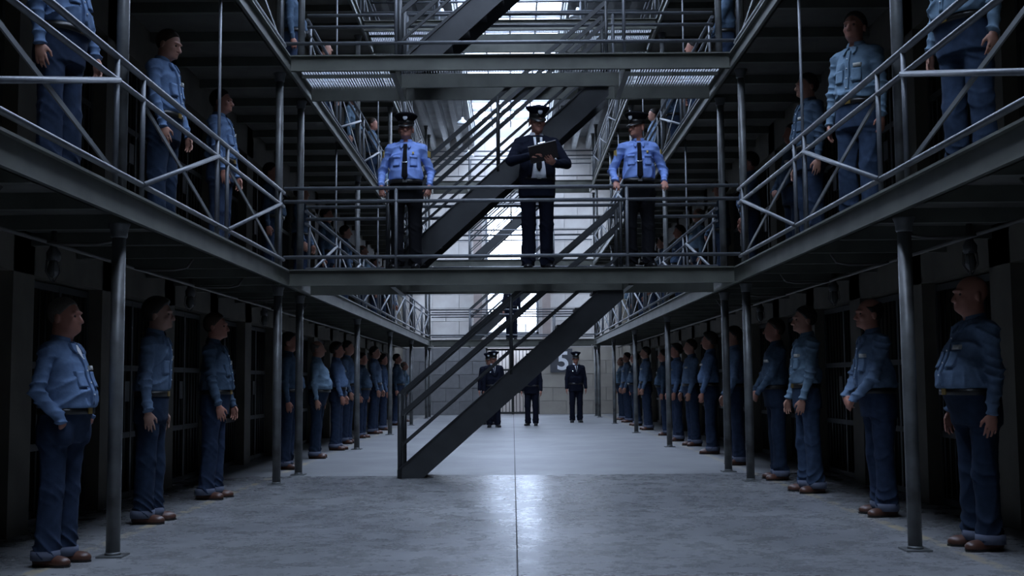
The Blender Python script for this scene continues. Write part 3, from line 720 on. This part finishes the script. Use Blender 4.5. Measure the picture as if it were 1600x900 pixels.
    # ---- hair
    if hairstyle != 'bald' and outfit == 'prisoner':
        H = Field(T[0]((0, 0, 1.68)) - 0.16, T[0]((0, 0, 1.68)) + 0.17, min(res, 0.009) if not far else 0.013)
        gr = {'short': 0.011, 'full': 0.021, 'crop': 0.006, 'balding': 0.009}[hairstyle]
        H.ell((0, 0.014, 1.692), (0.0745 + gr, 0.094 + gr, 0.090 + gr * 1.2), 0, T)
        if hairstyle == 'full': H.ell((0.01, -0.045, 1.765), (0.05, 0.04, 0.022), 0.02, T)
        sl, (X, Y, Z) = H.block(H.lo, H.lo + H.n * H.res, 0)
        ip = np.stack([X - piv[0] - hx[0], Y - piv[1] - hx[1], Z - piv[2] - hx[2]], -1) @ Rh / hs
        y, z = ip[..., 1] + piv[1], ip[..., 2] + piv[2]; x = ip[..., 0]
        ln = -((y + 0.070) * 0.80 + (z - 1.742) * 0.60)
        side = np.maximum(-(y + 0.035), 1.715 - z)           # temples
        d = np.maximum(np.minimum(ln, 9), 1.612 - z)
        d = np.maximum(d, np.where(np.abs(x) < 0.2, np.minimum(-(y - 0.02), 1.665 - z), -1))
        if hairstyle == 'balding': d = np.maximum(d, np.maximum(z - 1.715 - 0.5 * np.maximum(y, 0), -(y + 9)))
        H.v[sl] = np.maximum(H.v[sl], d + 0.002 * np.sin(90 * x + 40 * z) * np.sin(70 * y))
        link('hair', H.mesh('hair', M[hair], s), root)
    # ---- shirt or jacket
    suit = outfit == 'suit'
    top_m = M['navy'] if suit else (M['oshirt'] if outfit == 'officer' else M[shirt])
    G = Field(lo, hi, res * 1.05); grow = 0.014 if suit else 0.010
    zb = 0.80 if suit else 1.032
    lv2 = list(lv)
    if not suit:       # the cloth blouses over the belt
        lv2 = [(z, cy, rx + (0.014 if 1.03 <= z <= 1.15 else 0), ry + (0.016 if 1.03 <= z <= 1.15 else 0)) for z, cy, rx, ry in lv]
    G.loft(lv2, grow, zb, 1.482, 0.0, wrinkle(0.017 if not suit else 0.007))
    wr = wrinkle(0.015 if not suit else 0.006, 'arm')
    for sd in (-1, 1):
        S, E, W, D, N, curl = A[sd]
        sw = (0.010 if suit else 0.006)
        G.ell(S + np.array((-sd * 0.015, 0, 0.0)), (0.066 + sw, 0.066, 0.062), 0.035)
        G.cone(S, E, 0.058 + sw, 0.050 + sw, 0.02, None, wr); G.cone(E, W + (E - W) * 0.06, 0.050 + sw, 0.036 + sw, 0.012, None, wr)
    for sd in (-1, 1): G.cone((sd * 0.045, lv[-1][1] + 0.012, 1.475), (sd * 0.15 * width, lv[7][1] + 0.008, 1.428), 0.038, 0.042, 0.03)
    top = G.mesh('jacket' if suit else 'shirt', top_m, s); to = link('jacket' if suit else 'shirt', top, root)
    def surf(x, z, grow_):
        L = np.array(lv2); cy, rx, ry = [np.interp(z, L[:, 0], L[:, i]) for i in (1, 2, 3)]; rx += grow_; ry += grow_
        return cy - ry * (max(0.0, 1 - min(1, abs(x / rx)) ** 2.5)) ** 0.4
    def patchm(name, pts, material, par, off=0.005, th=0.004, rows=8):
        """strip on the chest: pts = list of (z, x0, x1)"""
        b_ = MB(); cols = 4; pt = np.array(pts); zs = np.linspace(pts[0][0], pts[-1][0], rows); n = (cols + 1)
        order = np.argsort(pt[:, 0])
        for lay in (0, 1):
            for z in zs:
                x0 = np.interp(z, pt[order, 0], pt[order, 1]); x1 = np.interp(z, pt[order, 0], pt[order, 2])
                for c in range(n):
                    x = x0 + (x1 - x0) * c / cols; b_.v.append(tuple(np.array((x, surf(x, z, grow) - off + (th + 0.02) * (1 - lay) , z)) * s))
        m_ = n * rows
        for r in range(rows - 1):
            for c in range(cols):
                i = r * n + c; b_.f.append((m_ + i, m_ + i + n, m_ + i + n + 1, m_ + i + 1)); b_.sm.append(True)
        ring = [r * n for r in range(rows)] + [(rows - 1) * n + c for c in range(1, n)] + [r * n + cols for r in range(rows - 2, -1, -1)] + [c for c in range(cols - 1, 0, -1)]
        for i in range(len(ring)):
            a_, c_ = ring[i], ring[(i + 1) % len(ring)]; b_.f.append((a_, c_, m_ + c_, m_ + a_)); b_.sm.append(False)
        return b_.build(name, material, par)
    def ringm(name, zc, hgt, gr, material, par, fr=0.0):
        b_ = MB(); n = 28; L = np.array(lv2 if zc > 1.05 else lv)
        for (dz, dg_) in ((-hgt / 2, -0.02), (-hgt / 2, 0), (hgt / 2, 0), (hgt / 2, -0.02)):
            z = zc + dz; cy, rx, ry = [np.interp(zc, L[:, 0], L[:, i]) for i in (1, 2, 3)]; rx += gr + dg_; ry += gr + dg_
            for k in range(n):
                a_ = 2 * math.pi * k / n; cs, sn = math.sin(a_), -math.cos(a_)
                b_.v.append(tuple(np.array((rx * math.copysign(abs(cs) ** 0.8, cs), cy + ry * math.copysign(abs(sn) ** 0.8, sn), z + fr * sn * -1 * 0.5)) * s))
        for i in range(3):
            for k in range(n): b_.f.append((i * n + k, i * n + (k + 1) % n, (i + 1) * n + (k + 1) % n, (i + 1) * n + k)); b_.sm.append(True)
        return b_.build(name, material, par)
    # collar: two leaves round the neck
    cm = MB(); n = 18
    for r_, z_ in ((0.066, 1.495), (0.079, 1.482), (0.076, 1.512), (0.064, 1.538)):
        for k in range(n + 1):
            a_ = -2.82 + 5.64 * k / n; fr = (1 + math.cos(a_ - math.pi)) / 2
            cm.v.append(tuple(np.array((r_ * math.sin(a_) * 1.02, lv[-1][1] + r_ * math.cos(a_), z_ - 0.028 * fr + (0.004 if z_ > 1.5 else 0))) * s))
    for i in range(3):
        for k in range(n): cm.f.append((i * (n + 1) + k, i * (n + 1) + k + 1, (i + 1) * (n + 1) + k + 1, (i + 1) * (n + 1) + k)); cm.sm.append(True)
    cm.build('collar', M['white'] if suit else top_m, to)
    if not suit and not far:
        for sg_ in (-1, 1):
            q = [(1.395, 0.040, 0.046), (1.425, 0.026, 0.066), (1.462, 0.008, 0.060)]
            patchm('collar_leaf', q if sg_ > 0 else [(z, -x1, -x0) for z, x0, x1 in q], top_m, to, 0.013, rows=6)
    if outfit == 'prisoner':
        if patch: patchm('name_patch', [(1.285, 0.055, 0.115), (1.315, 0.055, 0.115)], M['patch'], to, 0.008, rows=3)
        if not far:
            patchm('placket', [(1.05, -0.017, 0.017), (1.44, -0.017, 0.017)], top_m, to, 0.006, rows=14)
            patchm('pocket', [(1.17, -0.115, -0.04), (1.275, -0.115, -0.04)], top_m, to, 0.006); patchm('pocket', [(1.17, 0.04, 0.115), (1.275, 0.04, 0.115)], top_m, to, 0.006)
            bt = MB()
            for z in (1.12, 1.20, 1.28, 1.36):
                y = surf(0, z, grow) - 0.010; bm = MB().lathe([(0.001, -0.003), (0.006, -0.002), (0.006, 0.002), (0.001, 0.003)], (0, 0, 0), 8)
                bm.v = [tuple(np.array((p[0], y + p[2], z + p[1])) * s) for p in bm.v]; bm.build('button', M['white'], to)
        if vneck: patchm('undershirt', [(1.36, -0.002, 0.002), (1.455, -0.045, 0.045)], M['white'], to, 0.009)
    elif outfit == 'officer':
        tie = patchm('tie', [(1.02, -0.006, 0.006), (1.06, -0.034, 0.034), (1.40, -0.02, 0.02), (1.452, -0.022, 0.022)], M['black'], to, 0.016, rows=12)
        patchm('tie_clip', [(1.218, -0.036, 0.036), (1.230, -0.036, 0.036)], M['chrome'], tie, 0.024, rows=2)
        for sg_ in (-1, 1):
            patchm('pocket', [(1.185, sg_ * 0.098 - 0.04, sg_ * 0.098 + 0.04), (1.285, sg_ * 0.098 - 0.04, sg_ * 0.098 + 0.04)], top_m, to, 0.008)
            patchm('pocket_flap', [(1.275, sg_ * 0.098 - 0.042, sg_ * 0.098 + 0.042), (1.305, sg_ * 0.098 - 0.042, sg_ * 0.098 + 0.042)], top_m, to, 0.014, rows=3)
            S = sh[sg_]
            e = MB().box(-0.045, 0.045, -0.018, 0.018, -0.003, 0.003); e.v = [tuple((np.array(rotm(0, 0, sg_ * 0.35)) @ np.array(p) + S + np.array((-sg_ * 0.02, 0, 0.068))) * s) for p in e.v]; e.build('epaulette', top_m, to)
            em = MB().box(-0.004, 0.004, -0.03, 0.03, -0.035, 0.035); q = S + (A[sg_][1] - S) * 0.22 + np.array((sg_ * 0.058, -0.018, 0.0)); em.v = [tuple((rotm(-sg_ * 0.4, 0) @ np.array(p) + q) * s) for p in em.v]; em.build('sleeve_patch', M['emblem'], to)
        patchm('chest_badge', [(1.325, 0.082, 0.102), (1.352, 0.082, 0.102)], M['emblem'], to, 0.010, rows=3)
    else:
        op = 1.0 if jacket_open else 0.0
        patchm('dress_shirt', [(0.99, -0.085, 0.085), (1.10, -0.075, 0.075), (1.28, -0.045, 0.045), (1.455, -0.058, 0.058)] if jacket_open else [(1.30, -0.004, 0.004), (1.455, -0.04, 0.04)], M['white'], to, 0.008, rows=12)
        if not jacket_open: patchm('tie', [(1.31, -0.004, 0.004), (1.40, -0.014, 0.014), (1.452, -0.018, 0.018)], M['black'], to, 0.018, rows=6)
        else: patchm('tie', [(1.06, -0.005, 0.005), (1.10, -0.032, 0.032), (1.40, -0.02, 0.02), (1.452, -0.022, 0.022)], M['black'], to, 0.018, rows=12)
        for sg_ in (-1, 1):
            p = [(1.00, 0.080, 0.125), (1.10, 0.070, 0.12), (1.28, 0.036, 0.115), (1.34, 0.045, 0.120), (1.455, 0.05, 0.075)]
            if not jacket_open: p = [(1.22, 0.0, 0.03), (1.30, 0.006, 0.09), (1.34, 0.012, 0.105), (1.455, 0.042, 0.07)]
            patchm('lapel', p if sg_ > 0 else [(z, -x1, -x0) for z, x0, x1 in p], M['navy'], to, 0.016, rows=12)
        bd = patchm('chest_badge', [(1.300, -0.115, -0.085), (1.328, -0.115, -0.085)], M['chrome'], to, 0.022, rows=3)
    # ---- trousers
    tm = M['black'] if outfit == 'officer' else (M['navy'] if suit else M[denim])
    K = Field((-0.36, -0.36, 0.0), (0.36, 0.26, 1.12), res * 1.05); wt = wrinkle(0.015, 'leg')
    K.loft([(z, cy, rx, ry) for z, cy, rx, ry in lv], 0.007, 0.80, 1.035, 0.0)
    hem = 0.086 if outfit == 'prisoner' else 0.078
    for sd in (-1, 1):
        K.cone(hip[sd] - (0, -0.005, 0.02), knee[sd], 0.098 + .012 * b, 0.083, 0.03, None, wt); K.cone(knee[sd], ank[sd] + (0, -0.004, -0.06), 0.083, hem, 0.02, None, wt)
        S, E, W, D, N, c_ = A[sd]
        a_ = arms if isinstance(arms, str) else arms[0 if sd < 0 else 1]
        if a_ == 'pocket': K.ell(W + D * 0.085, (0.075, 0.05, 0.03), 0.045, None, (D, unit(np.cross(D, N)), unit(N)))
    K.cutz(0.052, 1.035)
    tr = link('trousers', K.mesh('trousers', tm, s), root)
    if outfit == 'prisoner':
        for sd in (-1, 1):
            c = ank[sd] + (0, -0.004, 0)
            cf = MB().lathe([(hem - 0.01, 0.046), (hem + 0.007, 0.046), (hem + 0.009, 0.075), (hem + 0.007, 0.105), (hem - 0.012, 0.107)], (c[0], c[1], 0), 18)
            cf.v = [tuple(np.array(p) * s) for p in cf.v]; cf.build('turn_up', M['cuff'], tr)
    # ---- belt
    bt = ringm('belt', 1.012 if not suit else 1.0, 0.042, 0.016 if not suit else 0.012, M['leather'], root)
    if not far:
        y = surf(0, 1.025, 0.004) - 0.004 if suit else np.interp(1.025, [q[0] for q in lv], [q[1] - q[3] for q in lv]) - 0.014
        bk = MB().box(-0.024, 0.024, -0.004, 0.004, -0.02, 0.02); bk.v = [tuple((np.array(p) + (0, y - 0.004, 1.012 if not suit else 1.0)) * s) for p in bk.v]; bk.build('buckle', M['chrome'] if outfit != 'prisoner' else M['gold'], bt)
    # ---- shoes
    for sd in (-1, 1):
        c_, s_ = math.cos(sd * toe[sd]), math.sin(sd * toe[sd]); Bx = np.array([(c_, s_, 0), (s_, -c_, 0), (0, 0, 1.0)]); c = ank[sd] * (1, 1, 0)
        J = Field(c + (-0.13, -0.24, -0.01), c + (0.13, 0.12, 0.14), min(res, 0.011)); f_ = np.array([s_, -c_, 0])
        J.ell(c + f_ * 0.05 + (0, 0, 0.03), (0.047, 0.135, 0.045), 0.02, None, Bx); J.ell(c + f_ * 0.125 + (0, 0, 0.026), (0.049, 0.062, 0.038), 0.02, None, Bx)
        J.ell(c - f_ * 0.03 + (0, 0, 0.04), (0.04, 0.055, 0.05), 0.02, None, Bx); J.cone(c + (0, 0, 0.05), c + (0, 0, 0.095), 0.042, 0.038, 0.02)
        J.cutz(0.008, None)
        sh_o = link('shoe', J.mesh('shoe', M['shoe' if outfit == 'prisoner' else 'bshoe'], s), root)
        so = MB(); pr = [(0.0, -0.085, 0.0), (0.036, -0.065, 0), (0.042, 0.0, 0), (0.047, 0.07, 0), (0.05, 0.125, 0), (0.036, 0.175, 0), (0.0, 0.192, 0)]
        out = [(p[0], p[1]) for p in pr] + [(-p[0], p[1]) for p in pr[-2:0:-1]]; nn = len(out)
        for z in (0.0, 0.013):
            for (u, v_) in out: q = c + np.array((c_, s_, 0)) * u + f_ * v_ + (0, 0, z); so.v.append(tuple(q * s))
        so.f = [tuple(range(nn)), tuple(range(2 * nn - 1, nn - 1, -1))] + [(i, nn + i, nn + (i + 1) % nn, (i + 1) % nn) for i in range(nn)]; so.sm = [False] * len(so.f)
        so.build('sole', M['leather'], sh_o)
    # ---- cap
    if outfit != 'prisoner':
        Rc = Rh @ rotm(0, 0.12); 
        def capf(mb):
            mb.v = [tuple((Rh @ (rotm(0, 0.10) @ (np.array(p) - (0, 0.01, 1.71)) + np.array((0, 0.01, 1.71)) - piv) * hs + piv + hx) * s) for p in mb.v]; return mb
        crown = lambda p, a_: (p[0], p[1], p[2] + (0.022 * max(0, math.cos(a_)) if p[2] > 1.765 else 0))
        cap = capf(MB().lathe([(0.092, 1.748), (0.105, 1.762), (0.132, 1.790), (0.137, 1.800), (0.128, 1.812), (0.07, 1.818), (0.002, 1.819)], (0, 0.008, 0), 24, 0.93, 1.06, crown)).build('cap', M['black' if outfit == 'officer' else 'navy'], root)
        capf(MB().lathe([(0.088, 1.700), (0.0915, 1.702), (0.0925, 1.752), (0.085, 1.754)], (0, 0.008, 0), 24, 0.90, 1.10)).build('cap_band', M['leather'], cap)
        vz = MB(); nn = 14
        for lay in (0, 1):
            for r_, dz in ((0.0, 0.0), (0.5, -0.012), (1.0, -0.032)):
                for k in range(nn + 1):
                    a_ = -1.25 + 2.5 * k / nn; ex = 0.058 * (math.cos(a_ * 1.25) ** 0.6 if abs(a_ * 1.25) < 1.57 else 0) * r_
                    vz.v.append((0.083 * math.sin(a_) * (1 + 0.1 * r_), 0.008 - 0.100 * math.cos(a_) - ex, 1.708 + dz * math.cos(a_ * 0.9) - 0.004 * lay))
        q = 3 * (nn + 1)
        for i in range(2):
            for k in range(nn):
                a0 = i * (nn + 1) + k; vz.f.append((a0, a0 + 1, a0 + nn + 2, a0 + nn + 1)); vz.f.append((q + a0 + nn + 1, q + a0 + nn + 2, q + a0 + 1, q + a0)); vz.sm += [True, True]
        for k in range(nn): a0 = 2 * (nn + 1) + k; vz.f.append((a0, a0 + 1, q + a0 + 1, q + a0)); vz.sm.append(False)
        capf(vz).build('visor', M['leather'], cap)
        bg_ = MB().lathe([(0.001, -0.006), (0.018, -0.005), (0.026, 0.0), (0.018, 0.005), (0.001, 0.006)], (0, 0, 0), 12); bg_.v = [(p[0], -0.112 + p[2] - 0.0, 1.775 + p[1] * 1.2) for p in bg_.v]
        capf(bg_).build('cap_badge', M['white'], cap)
    return root

def place(src, label, loc, face, scale=1.0, group=None):
    c = copy_tree(src); c.location = loc; c.rotation_euler = (0, 0, math.radians(face + 90)); c.scale = (scale,) * 3; c['label'] = label
    if group: c['group'] = group
    return c
Z1, Z2 = TIER[1] + 0.0, TIER[2]
GL = 'prisoners standing on the ground floor'; GG = 'prisoners standing on the galleries'; GO = 'uniformed guards'
# ground floor, near men
person('stout prisoner with cropped grey hair, hands in pockets, nearest on the left floor', (-2.87, 7.38, 0), -8, 1.69, 0.50, 1.0, ('pocket', 'pocket'), shirt='shirt0', denim='denim0', skin='skin1', hair='hairgrey', hairstyle='crop', vneck=True, jowl=1.0, seed=1, head_yaw=0.0, group=GL)
person('tall young prisoner with dark hair, second in the left floor row', (-2.98, 9.55, 0), 2, 1.84, 0.05, 0.95, 'side', shirt='shirt1', denim='denim1', skin='skin2', hair='hairdark', hairstyle='full', seed=2, stoop=0.2, group=GL)
person('prisoner with short brown hair, arms at sides, third in the left floor row', (-2.95, 11.45, 0), -2, 1.83, 0.25, 1.0, 'fore', shirt='shirt3', denim='denim0', skin='skin1', hair='hairbrown', hairstyle='short', seed=3, group=GL)
person('heavy bald prisoner with a big belly, nearest on the right floor', (3.09, 7.74, 0), 186, 1.82, 0.60, 1.06, 'side', shirt='shirt1', denim='denim1', skin='skin1', hairstyle='bald', jowl=1.0, seed=4, group=GL)
person('balding prisoner with hands clasped in front, second in the right floor row', (3.04, 9.64, 0), 186, 1.80, 0.30, 1.02, 'clasp', shirt='shirt1', denim='denim0', skin='skin1', hair='hairdark', hairstyle='balding', seed=5, stoop=0.25, group=GL)
person('slim young prisoner in a pale greenish shirt, third in the right floor row', (2.95, 11.62, 0), 184, 1.86, 0.08, 0.94, 'fore', shirt='shirt2', denim='denim2', skin='skin0', hair='hairdark', hairstyle='short', seed=6, group=GL)
# lower gallery, near men
person('prisoner cut off at the chest by the picture top, nearest on left lower gallery', (-2.93, 7.35, Z1), -14, 1.80, 0.3, 1.0, ('side', 'fore'), shirt='shirt0', denim='denim0', skin='skin0', hair='hairbrown', seed=7, group=GG)
person('prisoner looking down over the railing, second on the left lower gallery', (-2.98, 9.75, Z1), -10, 1.80, 0.15, 0.98, 'fore', shirt='shirt0', denim='denim1', skin='skin0', hair='hairbrown', hairstyle='crop', head_pitch=0.28, seed=8, group=GG)
person('prisoner behind the thin rod, third on the left lower gallery', (-3.0, 11.75, Z1), -5, 1.78, 0.2, 0.98, 'fore', shirt='shirt0', denim='denim0', skin='skin1', hair='hairdark', seed=9, group=GG)
person('prisoner cut off at the waist by the picture top, nearest on right lower gallery', (2.95, 7.32, Z1), 205, 1.82, 0.35, 1.02, 'side', shirt='shirt2', denim='denim2', skin='skin0', hair='hairbrown', seed=10, group=GG)
person('tall prisoner in pale blue turned towards the camera, second on the right lower gallery', (2.94, 9.62, Z1), 222, 1.86, 0.1, 0.97, 'side', shirt='shirt2', denim='denim2', skin='skin1', hair='hairdark', head_yaw=0.1, seed=11, group=GG)
person('prisoner in a dark shirt facing the hall, third on the right lower gallery', (3.0, 11.45, Z1), 192, 1.82, 0.15, 1.0, 'side', shirt='shirt3', denim='denim1', skin='skin0', hair='hairdark', seed=12, group=GG)
# officers on the near bridge
person('officer in blue shirt and black tie leaning on the bridge rail, left of three', (-1.20, 13.02, Z1), -90, 1.76, 0.3, 1.04, ('railhang', 'railhang'), 'officer', skin='skin1', seed=13, group=GO)
o2 = person('officer in navy suit reading a dark folder, middle of the bridge', (0.30, 13.18, Z1), -84, 1.88, 0.35, 1.06, ('write', 'hold'), 'suit', skin='skin1', head_pitch=0.2, head_yaw=0.12, seed=14, jacket_open=True, group=GO)
person('officer in blue shirt looking aside with both hands on the bridge rail', (1.46, 13.05, Z1), -90, 1.76, 0.18, 1.02, 'rail', 'officer', skin='skin1', head_yaw=-0.75, seed=15, group=GO)
# the folder in the middle officer's hands
fo = empty('clipboard', (0.38, 12.86, Z1 + 1.235)); tag(fo, 'dark clipboard held open by the officer in the navy suit', 'clipboard')
b_ = MB().box(-0.16, 0.16, -0.006, 0.006, -0.02, 0.22); bo = b_.build('board', M['folder'], fo); MB().box(-0.145, 0.145, 0.006, 0.012, 0.0, 0.205).build('paper', M['paper'], fo); MB().box(-0.04, 0.04, 0.006, 0.02, 0.195, 0.225).build('clip', M['chrome'], fo)
fo.rotation_euler = (math.radians(48), math.radians(-14), 0)
# guards further back
gd = person('guard in dark uniform and cap behind the stair, front one of a pair', (-0.47, 28.3, 0), -80, 1.82, 0.3, 1.0, 'side', 'suit', skin='skin1', res=0.016, seed=20, group=GO)
place(gd, 'guard in dark uniform half hidden by the one before him', (-0.62, 30.2, 0), -95, 1.0, GO)
place(gd, 'guard in dark uniform standing before the gate with his head behind the stair', (0.47, 29.2, 0), -100, 0.98, GO)
place(gd, 'guard in dark uniform and cap standing below the numeral sign', (1.70, 31.1, 0), -85, 1.02, GO)
place(gd, 'guard silhouetted against the end window on the far footbridge', (-0.02, 35.55, Z1), -90, 1.0, GO)
# pool of distant prisoners
pool = [person('prisoner with a white-lit round belly, fourth in the left floor row', (-2.95, 15.25, 0), 0, 1.80, 0.4, 1.0, 'side', shirt='shirt3', denim='denim0', skin='skin1', hair='hairdark', res=0.0155, seed=30, group=GL)]
pool.append(person('prisoner with folded hands, fourth in the right floor row', (2.98, 13.1, 0), 182, 1.82, 0.2, 1.0, 'clasp', shirt='shirt3', denim='denim1', skin='skin1', hair='hairbrown', res=0.0155, seed=31, group=GL))
pool.append(person('slim prisoner in pale blue, fifth in the right floor row', (2.95, 15.4, 0), 178, 1.84, 0.1, 0.96, 'fore', shirt='shirt1', denim='denim0', skin='skin0', hair='hairdark', res=0.0155, seed=32, group=GL))
pool.append(person('broad prisoner with a light blue belly, fifth in the left floor row', (-2.93, 17.35, 0), 0, 1.76, 0.55, 1.04, 'side', shirt='shirt2', denim='denim1', skin='skin0', hair='hairgrey', hairstyle='balding', res=0.0155, seed=33, group=GL))
pool.append(person('prisoner in mid blue, sixth in the left floor row', (-2.95, 19.4, 0), 0, 1.80, 0.25, 1.0, 'fore', shirt='shirt0', denim='denim0', skin='skin1', hair='hairdark', hairstyle='full', res=0.0155, seed=34, group=GL))
rr = random.Random(3); pi = 0
def crowd(sd, t, ys_, first, group):
    global pi
    for i, y in enumerate(ys_):
        pi += 1; src = pool[(pi * 2 + rr.randrange(2)) % 5]
        nm = 'prisoner in blue denim, %s from the camera in the %s %s row' % (ORD[first + i], SIDE[sd], TNAME[t])
        place(src, nm, (sd * ((3.32 if t == 1 else 3.04 if t == 0 else 2.95) + rr.uniform(-0.05, 0.06)), y, TIER[t]), (0 if sd < 0 else 180) + rr.uniform(-12, 12), rr.uniform(0.96, 1.04), group)
crowd(-1, 0, (21.4, 23.5, 25.3, 27.2, 30.2, 32.8), 6, GL)
crowd(1, 0, (17.7, 19.8, 21.4, 23.6, 26.2, 28.7, 30.9, 32.8), 5, GL)
crowd(-1, 1, (15.9, 18.2, 20.4, 22.6, 25.2, 27.4, 29.6, 32.0), 3, GG)
crowd(1, 1, (13.6, 15.7, 18.0, 20.3, 22.8, 25.4, 27.4, 29.7, 32.0), 3, GG)
crowd(-1, 2, (15.3, 18.2, 21.4, 24.0, 27.0, 30.4), 0, GG)
crowd(1, 2, (15.5, 18.4, 20.6, 23.1, 26.4, 30.7), 0, GG)
